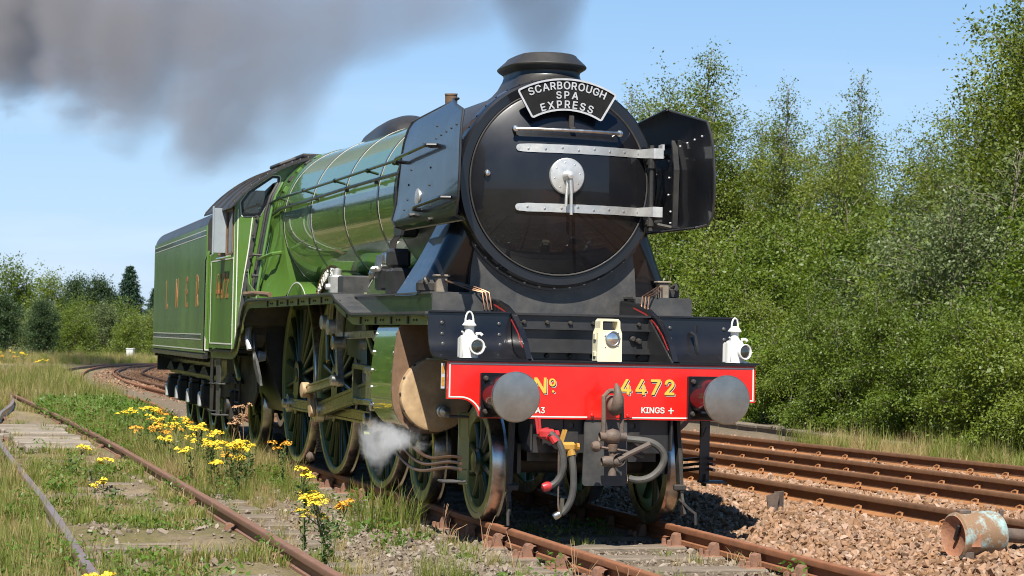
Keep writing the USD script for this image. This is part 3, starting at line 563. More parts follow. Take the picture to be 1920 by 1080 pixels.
# pipes and clips on the firebox side
for s in (-1, 1):
    for k, (x, y0, m) in enumerate(((-9.30, 1.02, 'dark_iron'), (-9.22, 1.0, 'black_paint'), (-9.12, .985, 'apple_green'))):
        L('pipe', MB().tube([(x, s * y0 * .86, 3.35), (x + .02, s * y0 * .95, 3.18), (x + .02, s * y0, 3.0), (x + .03, s * (y0 + .08), 2.5), (x + .04, s * (y0 + .16), 1.95)], .020, 6), m)
    L('pipe', MB().tube([(-9.2, s * 1.12, 2.40), (-8.9, s * 1.10, 2.42), (-8.75, s * 1.02, 2.46), (-8.74, s * .90, 2.48)], .022, 6), 'apple_green')
    L('pipe', MB().tube([(-9.37, s * 1.24, 1.98), (-9.1, s * 1.26, 1.97), (-8.8, s * 1.22, 1.98), (-8.3, s * 1.12, 1.96)], .03, 8), 'brown_pipe')
    b = MB()
    for (y, z) in ((-1.13, 2.93), (-1.16, 2.7), (-1.19, 2.45), (-1.225, 2.25)): b.bolt((-9.36, -s * y, z), (1, 0, 0), .016, .02)
    for z in (2.45, 2.2): b.tube([(-9.1, s * 1.08, z), (-9.1, s * 1.2, z)], .014, 6).lathe([(0, .03), (.02, .03), (.021, 0)], (-9.1, s * 1.19, z), (0, s, 0), 10)
    L('rivets', b, 'dark_iron', kind='stuff')
# washout plug covers along the firebox shoulder
for s in (-1, 1):
    for k in range(5):
        a = math.radians(62 - k * 9); b = MB().box((0, 0, 0), (.13, .085, .03), .01, rx=0); m_ = b.get(); ca, sa = math.cos(a), math.sin(a)
        v = m_.vertices @ np.array([[1, 0, 0], [0, sa, -ca * 1], [0, ca, sa]])
        L('plug_cover', MB().add(v * [1, s, 1] + [-9.05, s * .935 * math.cos(a), ZB + .935 * math.sin(a)], m_.faces if s > 0 else m_.faces[:, ::-1]), 'dark_iron' if k % 2 else 'apple_green')

# --- cab
CXF, CXR, CW = -9.42, -11.35, 1.36
def roof_z(y, top=3.745, R=1.84): return top - R + np.sqrt(R * R - np.asarray(y) ** 2)
ys = np.linspace(-1.36, 1.36, 33)
front = [(y, float(roof_z(y)) - .03) for y in ys]
outline = Polygon(front + [(1.36, 1.30), (-1.36, 1.30)])
barrel = Point(0, ZB).buffer(.925, 64)
fbhole = Polygon([(-.9, ZB), (-1.02, 2.4), (-1.14, 1.88), (-1.2, 1.2), (1.2, 1.2), (1.14, 1.88), (1.02, 2.4), (.9, ZB)])
spect = Polygon([(-1.27, 2.96), (-1.285, 3.10), (-1.20, 3.22), (-.92, 3.42), (-.855, 3.42), (-.86, 3.33), (-.98, 3.18), (-1.09, 2.97)]).buffer(.0)
spectR = Polygon([(-y, z) for y, z in spect.exterior.coords])
cab_front = outline.difference(barrel).difference(fbhole).difference(spect).difference(spectR)
cf = L('cab_front', MB().plate(cab_front, 'yz', CXF - .02, CXF), 'apple_green', smooth=20)
for sp in (spect, spectR):
    L('window_frame', MB().plate(sp.buffer(.022).difference(sp.buffer(-.004)), 'yz', CXF - .03, CXF + .016), 'black_gloss', cf, smooth=20)
    L('window_lining', MB().plate(sp.buffer(.038).difference(sp.buffer(.026)), 'yz', CXF, CXF + .004), 'line_white', cf, smooth=20)
    L('window', MB().plate(sp, 'yz', CXF - .018, CXF - .010), 'window_glass', cf, smooth=False)
b = MB()
for s in (-1, 1):
    b.plate(Polygon([(s * 1.345, 1.33), (s * 1.345, 3.02), (s * 1.333, 3.02), (s * 1.333, 1.33)]), 'yz', CXF, CXF + .003)
    b.plate(LineString([(s * 1.16, 2.945), (s * 1.20, 2.55), (s * 1.25, 2.20), (s * 1.30, 1.75), (s * 1.335, 1.45)]).buffer(.006), 'yz', CXF, CXF + .0035)
L('lining', b, 'line_white', cf)
for s in (-1, 1):
    b = MB().plate(LineString([(s * 1.11, 2.93), (s * 1.17, 2.55), (s * 1.225, 2.2), (s * 1.285, 1.75), (s * 1.33, 1.35)]).buffer(.022), 'yz', CXF, CXF + .03)
    L('beading', b, 'grey_paint', cf)
for s in (-1, 1):
    sd = Polygon([(CXF, 1.30), (CXF, 3.06), (-10.9, 3.10), (-11.0, 3.08), (-11.02, 2.66), (-11.12, 2.52), (-11.3, 2.50), (CXR, 2.46), (CXR, 1.30)])
    win = sbox(-10.02, 2.50, -9.58, 3.0).buffer(.03); win2 = sbox(-10.62, 2.50, -10.16, 3.0).buffer(.03)
    lo, hi = (-1.375, -1.36) if s < 0 else (1.36, 1.375)
    cs = L('cab_side', MB().plate(sd.difference(win).difference(win2), 'xz', lo, hi), 'apple_green_side', smooth=20)
    for wn in (win, win2):
        L('window_frame', MB().plate(wn.buffer(.012).difference(wn.buffer(-.02)), 'xz', lo - .012, hi + .012), 'brown_pipe', cs, smooth=20)
        L('window', MB().plate(wn, 'xz', (lo + hi) / 2 - .003, (lo + hi) / 2 + .003), 'window_glass', cs, smooth=False)
    b = MB()
    yy = (lo - .003, lo) if s < 0 else (hi, hi + .003)
    for pl in (LineString([(CXF - .05, 1.36), (CXF - .05, 2.42), (CXR + .06, 2.42), (CXR + .06, 1.36), (CXF - .05, 1.36)]).buffer(.008), LineString([(CXF - .012, 1.3), (CXF - .012, 3.05)]).buffer(.006)): b.plate(pl, 'xz', *yy)
    L('lining', b, 'line_white', cs)
    if s < 0:
        b = MB(); text(b, '4472', .30, (-10.86, -1.376, 1.94), .004, 'y'); L('number', b, 'faded_gold', cs, kind='stuff')
    b = MB().plate(sbox(-10.12, 2.46, -10.07, 3.06), 'xz', *( (-1.66, -1.375) if s < 0 else (1.375, 1.66)))
    L('draught_glass', MB().box((-10.08, s * 1.46, 2.78), (.012, .17, .56)).box((-10.08, s * 1.375, 2.78), (.03, .02, .60)).box((-10.08, s * 1.545, 2.78), (.03, .02, .60)), 'draught_pane', cs)
    L('grab_rail', MB().tube([(-9.62, s * 1.38, 2.44), (-9.62, s * 1.44, 2.43), (-10.4, s * 1.44, 2.43), (-10.4, s * 1.38, 2.43)], .016, 8), 'apple_green', cs)
    L('handrail', MB().tube([(-11.30, s * 1.40, 1.36), (-11.30, s * 1.42, 1.45), (-11.30, s * 1.42, 2.50), (-11.30, s * 1.40, 2.56)], .018, 8), 'apple_green', cs)
n = 41; ya = np.linspace(-1.44, 1.44, n)
def roof_part(x0, x1, dz=0.0):
    up = np.stack([ya, roof_z(ya) + dz], 1); dn = np.stack([ya, roof_z(ya) + dz - .025], 1)[::-1]
    return Polygon(np.vstack([up, dn]))
rf = L('cab_roof', MB().plate(roof_part(0, 0), 'yz', -11.62, CXF + .12), 'smokebox_black', smooth=25)
for x in (-9.6, -10.2, -10.9, -11.5): L('roof_rib', MB().plate(roof_part(0, 0, .022), 'yz', x - .025, x + .025), 'dark_iron', rf, smooth=25)
L('roof_ventilator', MB().box((-10.4, 0, 3.76), (.8, .9, .06), .02).box((-10.4, -.62, 3.68), (.7, .25, .05), .02, rx=.38), 'dark_iron', rf)
b = MB()
for k in range(14):
    y = -1.40 + k * .1; b.bolt((CXF + .10, y, float(roof_z(y))), (0, 0, 1), .016, .022)
L('rivets', b, 'dark_iron', rf, kind='stuff')
L('backhead', MB().lo((-10.2, -.9, 1.4), (-9.5, .9, 3.4), .1), 'dark_iron')
L('cab_floor', MB().lo((CXR - .1, -1.3, 1.25), (-9.4, 1.3, 1.29)), 'dark_iron')

# --- running plates
def path_plate(pts, th): return LineString(pts).buffer(th / 2, cap_style=2, join_style=1)
S_curve = [(-11.45, 1.27), (-9.75, 1.27)] + [(-9.75 + .62 * math.sin(a), 1.27 + .33 * (1 - math.cos(a))) for a in np.linspace(.15, PI / 2 - .1, 6)] + [(-9.02, 1.60)] + [(-8.42 - .56 * math.cos(a), 1.895 - .30 + .30 * math.sin(a)) for a in np.linspace(.05, PI / 2, 6)]
up_run = S_curve + [(-7.3, 1.895), (-3.62, 1.905), (-3.50, 1.90)] + [(-3.42, 1.88), (-3.3, 1.84), (-2.75, 1.735), (-2.62, 1.708), (-2.5, 1.70), (.30, 1.70)]
for s in (-1, 1):
    y0, y1 = sorted((s * .62, s * 1.36)); yb0, yb1 = sorted((s * 1.12, s * 1.36))
    rp = L('running_plate', MB().plate(path_plate([p for p in up_run if p[0] < -3.45], .02), 'xz', y0, y1).plate(path_plate([(-3.46, 1.892)] + [p for p in up_run if p[0] > -3.45], .02), 'xz', y0, y1), 'grey_paint', smooth=30)
    va = LineString([(x, z - .055) for x, z in up_run]).buffer(.045, cap_style=2, join_style=1)
    ve0, ve1 = sorted((s * 1.318, s * 1.332))
    L('valance', MB().plate(va, 'xz', ve0, ve1), 'rim_green', rp, smooth=20)
    yl0, yl1 = sorted((s * 1.3325, s * 1.336))
    L('valance_edge', MB().plate(LineString([(x, z - .012) for x, z in up_run]).buffer(.012, cap_style=2), 'xz', yl0, sorted((s * 1.362, yl1))[0] if s < 0 else s * 1.362) if False else MB().plate(LineString([(x, z - .020) for x, z in up_run]).buffer(.010, cap_style=2), 'xz', *sorted((s * 1.3325, s * 1.364))), 'black_gloss', rp, smooth=20)
    b = MB()
    for x in np.arange(-7.2, .2, .62):
        z = float(np.interp(x, [p[0] for p in up_run], [p[1] for p in up_run])); b.box((x, s * 1.338, z - .05), (.035, .014, .085), .004)
        b.bolt((x + .2, s * 1.332, z - .06), (0, s, 0), .011, .01); b.bolt((x + .3, s * 1.332, z - .06), (0, s, 0), .011, .01)
    L('brackets', b, 'dark_iron', rp, kind='stuff')
    # vertical green sheet above the S bend, joining cab to firebox
    L('side_sheet', MB().plate(Polygon([(-9.40, 1.30), (-9.40, 2.3), (-9.25, 2.1), (-8.7, 1.98), (-8.3, 1.89), (-8.9, 1.75), (-9.02, 1.6), (-9.2, 1.42)]), 'xz', *sorted((s * 1.20, s * 1.215))), 'apple_green')
    # raised casing over the cylinders
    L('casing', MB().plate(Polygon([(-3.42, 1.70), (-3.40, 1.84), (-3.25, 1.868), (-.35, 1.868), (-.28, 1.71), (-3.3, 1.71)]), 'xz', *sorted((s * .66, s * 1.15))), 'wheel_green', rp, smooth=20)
    L('casing_top', MB().lo((-3.36, s * .64, 1.868), (-.34, s * 1.16, 1.884)), 'grey_paint', rp)
    L('casing_front', MB().lo((-.31, s * .64, 1.712), (-.278, s * 1.155, 1.868)), 'grey_paint', rp)
# --- splashers with nameplate
for s in (-1, 1):
    for cx, R_, m in ((-3.581, 1.10, 'apple_green'), (-5.791, 1.16, 'apple_green'), (-8.001, 1.10, 'apple_green')):
        pts = [(cx + R_ * math.cos(a), 1.016 + R_ * math.sin(a)) for a in np.linspace(.3, PI - .3, 40)]
        pts = [(x, z) for x, z in pts if z > 1.9]; yo, yi = s * .86, s * .60
        sp = L('splasher', MB().plate(Polygon(pts), 'xz', *sorted((yo, yi))), m, smooth=30)
        L('lining', MB().plate(LineString([(x * 1 - 0, z - .012) for x, z in pts]).buffer(.007), 'xz', *sorted((s * .8605, s * .864))), 'line_white', sp)
    npz = [(-5.791 + r * math.cos(a), 1.016 + r * math.sin(a)) for r, aa in ((1.235, np.linspace(math.radians(51), math.radians(129), 30)), (1.085, np.linspace(math.radians(129), math.radians(51), 30))) for a in aa]
    npl = L('nameplate', MB().plate(Polygon(npz), 'xz', *sorted((s * .88, s * .90))), 'black_paint', smooth=20)
    L('nameplate_rim', MB().plate(Polygon(npz).difference(Polygon(npz).buffer(-.012)), 'xz', *sorted((s * .90, s * .908))), 'brass', npl, smooth=20)
    word = 'FLYING SCOTSMAN'; b = MB(); aa = np.linspace(math.radians(124), math.radians(56), len(word))
    for c_, a in zip(word, aa):
        if c_ == ' ': continue
        m_ = meshkit.text_mesh(c_, .085, .006, True); v = np.array(m_.vertices); v[:, 0] -= (v[:, 0].min() + v[:, 0].max()) / 2; v[:, 1] += 1.118
        th = a - PI / 2; x = v[:, 0] * math.cos(th) - v[:, 1] * math.sin(th); z = v[:, 0] * math.sin(th) + v[:, 1] * math.cos(th)
        if s < 0: b.add(np.stack([-5.791 + x, -.90 - v[:, 2], 1.016 + z], 1), m_.faces)
        else: b.add(np.stack([-5.791 - x, .90 + v[:, 2], 1.016 + z], 1), m_.faces)
    L('nameplate_letters', b, 'line_white', npl, kind='stuff')
    # lubricators and sandbox filler on the running plate
    lub = L('lubricator_box', MB().box((-2.62, s * 1.0, 2.03), (.26, .2, .20), .02), 'black_paint'); b = MB().box((-2.62, s * 1.0, 2.15), (.24, .18, .03), .01).lathe([(0, .07), (.05, .075), (.1, .06), (.12, 0)], (-2.62, s * 1.0, 2.18), (0, 0, 1), 14)
    for k in range(4): b.lathe([(0, .024), (.03, .026), (.05, .018), (.055, 0)], (-2.72 + .07 * k, s * 1.1, 2.12), (0, s, .3), 8).tube([(-2.72 + .07 * k, s * 1.1, 2.15), (-2.72 + .07 * k, s * 1.08, 2.26)], .013, 6)
    b.lathe([(0, .05), (.03, .05), (.04, .03), (.05, 0)], (-2.80, s * 1.1, 2.08), (0, s, 0), 12)
    L('lubricator', b, 'bright_steel', kind='stuff')
    L('lubricator', MB().box((-4.98, s * 1.0, 2.02), (.16, .16, .2), .02).lathe([(0, .05), (.06, .05), (.08, 0)], (-4.98, s * 1.0, 2.12), (0, 0, 1), 12).lathe([(0, .035), (.04, .03), (.05, 0)], (-4.98, s * 1.08, 2.0), (0, s, 0), 10), 'strap_steel')
    L('sandbox', MB().box((-4.22, s * .98, 2.0), (.30, .28, .20), .015), 'grey_paint')
    L('valve_gear_case', MB().box((-2.25, s * .95, 2.0), (.3, .26, .26), .03).box((-2.3, s * .98, 2.22), (.2, .2, .18), .03), 'black_paint')
    b = MB()
    for k in range(5): b.tube([(-2.42 - .05 * k, s * (1.0 - .01 * k), 2.22), (-2.40 - .06 * k, s * .98, 2.38), (-2.30 - .06 * k, s * .90, 2.52), (-2.2 - .06 * k, s * .80, 2.56)], .009, 5)
    L('oil_pipes', b, 'dark_iron', kind='stuff')
    L('valve_cover', MB().box((-2.45, s * .88, 2.50), (.34, .16, .16), .02), 'black_paint')

# --- steam pipe casings and saddle
for s in (-1, 1):
    rings = []
    for z, x0, x1, y0, y1 in ((2.62, -1.35, -.62, .56, .83), (2.45, -1.38, -.62, .62, .90), (2.2, -1.52, -.64, .66, 1.00), (1.98, -1.68, -.68, .70, 1.10), (1.86, -1.76, -.70, .74, 1.16)):
        pts = []
        for (x, y) in ((x0, y0), (x1, y0)): pts.append((x, y, z))
        for a in np.linspace(0, PI / 2, 7): pts.append((x1 - .16 + .16 * math.cos(a), y1 - .16 + .16 * math.sin(a), z))
        for a in np.linspace(PI / 2, PI, 7): pts.append((x0 + .12 + .12 * math.cos(a), y1 - .12 + .12 * math.sin(a), z))
        rings.append(np.array(pts) * [1, s, 1])
    v, f = loft(rings)
    L('steam_pipe_casing', MB().add(v, f if s < 0 else f[:, ::-1]), 'black_gloss', smooth=50)
    # small oil box on the platform in front of the saddle
    b = MB().box((-.60, s * 1.0, 1.945), (.09, .10, .15), .012).box((-.60, s * 1.0, 2.025), (.12, .13, .018), .005)
    ob = L('oil_box', b, 'oil_grey'); L('oil_cock', MB().box((-.72, s * 1.06, 1.93), (.16, .24, .12), .03).hose([(-.66, s * 1.1, 1.98), (-.62, s * 1.14, 2.0), (-.60, s * 1.12, 1.95)], .018, 6), 'dark_iron', ob)
    b = MB()
    for k in range(3): b.tube([(-.56, s * (.98 - .02 * k), 1.98), (-.44, s * (.93 - .03 * k), 1.96), (-.30, s * (.84 - .035 * k), 1.91 + .008 * k), (-.22, s * (.74 - .03 * k), 1.885), (-.20, s * (.72 - .03 * k), 1.74)], .007, 5)
    L('oil_pipes', b, 'copper', ob, kind='stuff')
sad = Polygon([(-.76, 1.72), (-.74, 2.1), (-.70, 2.36), (-.60, 2.6), (.60, 2.6), (.70, 2.36), (.74, 2.1), (.76, 1.72)]).difference(Point(0, ZB).buffer(.872, 64))
sd_ = L('saddle', MB().plate(sad, 'yz', -2.2, -.60), 'grey_paint', smooth=20)
L('saddle_flange', MB().plate(Point(0, ZB).buffer(.925, 64).difference(Point(0, ZB).buffer(.87, 64)).intersection(sbox(-.74, 1.6, .74, 2.42)), 'yz', -.66, -.575), 'black_paint', sd_, smooth=20)
b = MB()
for a in np.linspace(-52, 52, 13): b.bolt((-.575, .90 * math.sin(math.radians(a)), ZB - .90 * math.cos(math.radians(a))), (1, 0, 0), .013, .012)
L('rivets', b, 'plate_silver', sd_, kind='stuff')

# --- front platform
ap = [(.30, 1.705), (.305, 1.58), (.335, 1.47), (.40, 1.39), (.50, 1.35), (.62, 1.338), (.83, 1.336)]
for s in (-1, 1):
    pr_ = L('drop_plate', MB().plate(path_plate(ap, .016), 'xz', *sorted((s * .64, s * 1.335))).box((.30, s * .985, 1.712), (.05, .69, .018), .004), 'black_gloss', smooth=40)
    b = MB()
    for z, x in ((1.62, .312), (1.53, .325), (1.45, .36)):
        for y in (.74, 1.22): b.bolt((x, s * y, z), (1, 0, .1), .017, .010)
    L('bolts', b, 'grey_paint', pr_, kind='stuff')
    fpl = [(-1.2, 1.335), (-1.2, 1.84), (-.54, 1.845), (-.19, 1.82), (.12, 1.765), (.34, 1.69), (.53, 1.59), (.68, 1.47), (.78, 1.345), (.78, 1.335)]
    fr = L('frame_plate', MB().plate(Polygon(fpl).difference(Point(.12, 1.5).buffer(.05)), 'xz', *sorted((s * .605, s * .635))), 'black_gloss', smooth=25)
    top = [p for p in fpl if p[1] > 1.34]
    L('lining', MB().plate(LineString([(x - .03, z - .035) for x, z in top[2:-1]]).buffer(.006), 'xz', *sorted((s * .6355, s * .638))).plate(LineString([(x - .03, z - .035) for x, z in top[2:-1]]).buffer(.006), 'xz', *sorted((s * .602, s * .6045))), 'red_metal', fr)
    L('frame_edge', MB().plate(LineString([(x, z) for x, z in top[1:]]).buffer(.008), 'xz', *sorted((s * .598, s * .642))), 'black_gloss', fr, smooth=30)
    L('lamp_iron', MB().tube([(.345, s * .92 if s > 0 else -5, 1.58), (.40, s * .93 if s > 0 else -5, 1.56), (.405, s * .95 if s > 0 else -5, 1.44), (.39, s * .955 if s > 0 else -5, 1.40)], .016, 8), 'black_paint') if s > 0 else None
cp = L('front_plate', MB().lo((.17, -.602, 1.335), (.195, .602, 1.712)).lo((.14, -.602, 1.70), (.235, .602, 1.718)), 'black_paint')
b = MB().lo((.195, -.60, 1.585), (.245, .60, 1.60)).lo((.195, -.60, 1.60), (.21, .60, 1.65)).lo((.195, -.60, 1.395), (.27, .60, 1.41)).lo((.195, -.60, 1.345), (.21, .60, 1.395)).lo((.195, .26, 1.41), (.245, .60, 1.44))
L('angle_iron', b, 'black_paint', cp, kind='stuff')
b = MB()
for k in range(6):
    for z, x in ((1.64, .21), (1.37, .212)): b.bolt((x, -.5 + .2 * k, z), (1, 0, 0), .021, .03)
b.bolt((.2, .45, 1.52), (1, 0, 0), .03, .03).bolt((.2, .5, 1.50), (1, 0, 0), .03, .05)
L('bolts', b, 'dark_iron', cp, kind='stuff')
L('platform', MB().lo((.12, -1.30, 1.318), (.835, 1.30, 1.332)), 'black_paint')
L('top_platform', MB().lo((-.6, -.60, 1.695), (.15, .60, 1.708)), 'grey_paint')

# --- buffer beam
XB = .83
c0 = arcpts(-1.19, .865, .155, 90, 8, 10)
beam = Polygon([(-1.297, 1.316), (-1.297, 1.02)] + c0 + [(-1.02, .872), (1.02, .872)] + [(-y, z) for y, z in c0[::-1]] + [(1.297, 1.02), (1.297, 1.316)])
bb = L('buffer_beam', MB().plate(beam, 'yz', XB - .035, XB), 'red_paint', smooth=20)
L('beam_edge', MB().lo((.70, -1.30, 1.316), (.85, 1.30, 1.332), .003), 'black_gloss', bb)
inner = beam.buffer(-.012, join_style=2)
L('beam_lining', MB().plate(inner.difference(inner.buffer(-.011, join_style=2)), 'yz', XB, XB + .003), 'line_white', bb)
L('beam_back', MB().plate(beam.buffer(-.002), 'yz', XB - .07, XB - .036), 'black_paint', bb)
def gold(word, h, y, z):
    for dy, dzz, m, d in ((.010, -.012, 'line_white', .0025), (.006, -.008, 'black_paint', .0035), (0, 0, 'gold_paint', .005)):
        b = MB(); text(b, word, h, (XB + .0004, y + dy, z + dzz), d, 'x'); L('lettering', b, m, bb)
def gold_run(word, h, y0, y1, z):
    w = [meshkit.text_mesh(c, h, .002, True).bounds for c in word]; tot = sum(q[1][0] - q[0][0] for q in w); gap = ((y1 - y0) - tot) / max(len(word) - 1, 1); y = y0
    for c, q in zip(word, w): gold(c, h, y - q[0][0], z); y += q[1][0] - q[0][0] + gap
gold_run('4472', .118, .135, .595, 1.078)
gold('N', .118, -.60, 1.078); gold('o', .075, -.470, 1.135); gold('.', .075, -.445, 1.085)
b = MB(); text(b, 'KINGS', .046, (XB + .0004, .312, .928), .004, 'x'); b.lo((XB, .548, .945), (XB + .004, .595, .953)).lo((XB, .567, .922), (XB + .0042, .576, .972)); L('lettering', b, 'line_white', bb, kind='stuff')
b = MB(); text(b, 'A3', .046, (XB + .0004, -.575, .918), .004, 'x'); L('lettering', b, 'line_white', bb, kind='stuff')
L('patch_plate', MB().lo((XB, -.14, .885), (XB + .006, .24, .935), .002), 'red_paint', bb)
b = MB()
for y in (-.10, .20): b.bolt((XB + .006, y, .905), (1, 0, 0), .016, .014)
L('bolts', b, 'red_paint', bb, kind='stuff')
L('warning_label', MB().lo((XB - .06, -1.335, 1.10), (XB - .055, -1.306, 1.30)), 'plate_silver', bb, label='small white and yellow warning label at the end of the beam')
L('warning_patch', MB().lo((XB - .0545, -1.332, 1.12), (XB - .053, -1.309, 1.19)).lo((XB - .0545, -1.332, 1.22), (XB - .053, -1.309, 1.28)), 'yellow_metal', bb)
for s in (-1, 1):
    y = s * .87; zc = 1.055
    bf = L('buffer', MB().lathe([(.86, .150), (.885, .158), (.93, .150), (1.06, .142), (1.13, .130), (1.14, .12), (1.24, .075), (1.25, .06)], (0, y, zc), (1, 0, 0), 40), 'black_gloss', smooth=30, label='sprung buffer in front of the %s end of the beam' % ('left-hand' if s > 0 else 'right-hand'))
    L('buffer_base', MB().plate(sbox(y - .155, zc - .165, y + .155, zc + .165).buffer(.01), 'yz', XB, .868), 'black_gloss', bf)
    b = MB()
    for dy in (-.125, .125):
        for dzz in (-.13, .13): b.bolt((.868, y + dy, zc + dzz), (1, 0, 0), .024, .028)
    L('bolts', b, 'dark_iron', bf, kind='stuff')
    pf = [(1.20, .06), (1.245, .10), (1.268, .185), (1.276, .194), (1.290, .196), (1.302, .188)] + [(1.302 + .010 * (1 - (r / .188) ** 2), r) for r in np.linspace(.17, 0, 9)]
    L('buffer_head', MB().lathe(pf, (0, y, zc), (1, 0, 0), 48), 'buffer_steel', bf, smooth=35)

# --- coupling hook, screw shackle, plate, pipes
b = MB(); hx = XB
hook = [(hx, -.0, 1.02), (hx + .10, 0, 1.03), (hx + .17, 0, 1.0), (hx + .215, 0, .965), (hx + .26, 0, .975), (hx + .285, 0, 1.03), (hx + .28, 0, 1.09), (hx + .255, 0, 1.135), (hx + .235, 0, 1.165)]
b.hose(np.array(hook) + [0, .02, 0], [.04, .042, .052, .056, .052, .045, .036, .024, .010], 10)
L('coupling_hook', b, 'post_iron')
b = MB()
for dy in (-.075, .075): b.tube([(hx + .20, .0 + dy * .4, 1.10), (hx + .215, dy, 1.06), (hx + .225, dy, .95), (hx + .23, dy, .80), (hx + .235, dy * 1.05, .755)], .019, 8).lathe([(-.028, .036), (.028, .036)], (hx + .235, dy * 1.1, .745), (0, 1, 0), 12)
b.tube([(hx + .20, -.035, 1.10), (hx + .19, 0, 1.108), (hx + .20, .035, 1.10)], .02, 8)
b.lathe([(-.06, .035), (-.045, .052), (0, .066), (.045, .052), (.06, .035)], (hx + .235, 0, .745), (0, 1, 0), 16)
b.tube([(hx + .235, 0, .69), (hx + .235, 0, .63)], [.045, .038], 12).tube([(hx + .235, 0, .72), (hx + .24, 0, .50)], .024, 10).tube([(hx + .24, 0, .50), (hx + .24, .0, .44)], [.026, .036], 10)
b.lathe([(-.09, .03), (-.06, .045), (.06, .045), (.09, .03)], (hx + .24, -.0, .55), (0, 1, 0), 14)
b.lathe([(-.03, .05), (.03, .05)], (hx + .265, .04, .565), (1, 0, 0), 14)
b.tube([(hx + .27, .04, .565), (hx + .28, .13, .615), (hx + .28, .295, .69)], [.026, .022, .025], 8)
b.tube([(hx + .23, -.13, .665), (hx + .25, .10, .635), (hx + .24, .26, .585)], .012, 6).lathe([(-.04, .02), (-.02, .042), (.01, .045), (.035, .03), (.04, 0)], (hx + .23, -.135, .668), (0, -1, 0), 12)
L('screw_coupling', b, 'post_iron', smooth=40)
L('coupling_plate', MB().plate(sbox(-.155, .37, .20, .868).buffer(.0).union(Polygon([(-.165, .34), (.215, .34), (.205, .87), (-.15, .87)])).buffer(-.03).buffer(.03), 'yz', .80, .815), 'grey_paint', smooth=20)
for y in (-.25, .27): L('bracket', MB().plate(Polygon([(y - .06, .87), (y + .06, .87), (y + .06, .60), (y + .03, .53), (y - .03, .53), (y - .06, .60)]).difference(Point(y, .82).buffer(.025)), 'yz', .74, .765), 'dark_iron')
L('vacuum_pipe', MB().hose([(.80, .24, .40), (.86, .36, .40), (.88, .46, .47), (.89, .50, .58), (.88, .44, .67), (.84, .30, .71), (.78, .2, .72)], .030, 10), 'rubber')
hs = L('brake_hose', MB().hose([(.90, -.47, .76), (.92, -.41, .70), (.93, -.37, .60), (.93, -.365, .48), (.92, -.40, .39), (.91, -.46, .345)], .030, 10), 'rubber', label='black hose below the red cock')
L('red_cock', MB().tube([(.86, -.50, .80), (.87, -.49, .74), (.90, -.47, .73)], .035, 10).box((.87, -.485, .755), (.09, .13, .08), .02).tube([(.87, -.42, .75), (.87, -.39, .75)], .035, 10).tube([(.90, -.45, .74), (.92, -.42, .69)], .038, 10).bar((.86, -.555, .755), (.86, -.575, .885), .012, .02).bar((.86, -.535, .755), (.86, -.55, .885), .012, .02), 'red_metal', hs)
L('hose_end', MB().lathe([(0, .03), (.03, .04), (.07, .035), (.08, 0)], (.91, -.455, .35), (0, -1, -.3), 12), 'red_metal', hs)
hs2 = L('brake_hose', MB().hose([(.90, -.285, .60), (.91, -.275, .50), (.92, -.27, .36), (.92, -.285, .25), (.91, -.32, .17), (.90, -.36, .13)], .029, 10), 'rubber', label='black hose below the yellow cock')
L('yellow_cock', MB().box((.88, -.31, .655), (.09, .12, .075), .02).tube([(.88, -.24, .655), (.88, -.22, .655)], .032, 10).tube([(.89, -.295, .64), (.90, -.285, .585)], .036, 10).bar((.87, -.385, .66), (.87, -.345, .79), .012, .018).bar((.87, -.365, .66), (.87, -.325, .79), .012, .018).tube([(.88, -.37, .655), (.88, -.39, .65)], .03, 10), 'yellow_metal', hs2)
L('hose_end', MB().lathe([(0, .026), (.04, .032), (.06, .026), (.065, 0)], (.90, -.37, .13), (-.2, -.7, -.5), 10).bar((.92, -.36, .25), (.91, -.37, .12), .02, .03), 'bright_steel', hs2)
L('hose_pipe', MB().tube([(.93, -.40, .62), (.92, -.395, .2), (.91, -.38, .13)], .008, 6), 'post_iron')
# lower frame, guard irons
L('front_stretcher', MB().lo((.45, -.58, .60), (.75, .58, .868)).lo((-.4, -.55, .52), (.55, .55, .60)), 'black_paint')
for s in (-1, 1):
    L('guard_iron', MB().bar((.62, s * .70, .86), (.66, s * .73, .28), .03, .09, up=(1, 0, 0)).bar((.66, s * .73, .28), (.72, s * .74, .10), .022, .07, up=(1, 0, 0)).box((.69, s * .71, .32), (.05, .10, .05), .01).tube([(.68, s * .72, .22), (.80, s * .76, .15), (.86, s * .79, .12), (.87, s * .79, .03)], .013, 6), 'dark_iron')
    # front steps
    st = L('front_step', MB().bar((.36, s * 1.05, .86), (.36, s * 1.05, .345), .014, .085, up=(0, 1, 0)).box((.36, s * 1.05, .36), (.10, .016, .10), .01).tube([(.36, s * 1.06, .80), (.37, s * 1.02, .72), (.40, s * 1.0, .86)], .010, 6) if s > 0 else MB().bar((.36, s * 1.03, .90), (.36, s * 1.03, .33), .014, .090, up=(0, 1, 0)).box((.367, s * 1.03, .80), (.03, .075, .20), .006).box((.367, s * 1.03, .38), (.03, .075, .12), .006), 'rim_green' if s < 0 else 'black_paint')
    L('step_tread', MB().box((.36, s * 1.12, .345), (.18, .20, .022), .008), 'grey_paint', st)
    L('step_tread', MB().box((.36, s * 1.09, .865), (.16, .17, .02), .006), 'grey_paint', st)
    b = MB()
    for k, zz in enumerate((.45, .495, .54)):
        b.hose([(-1.65 + .35 * k, s * 1.12, .72), (-1.62 + .35 * k, s * (1.14 + .01 * k), zz + .07), (-1.5 + .35 * k, s * (1.13 + .01 * k), zz + .01), (.3, s * 1.10, zz), (.50, s * 1.085, zz)], .014, 7)
    L('drain_pipe', b, 'copper')

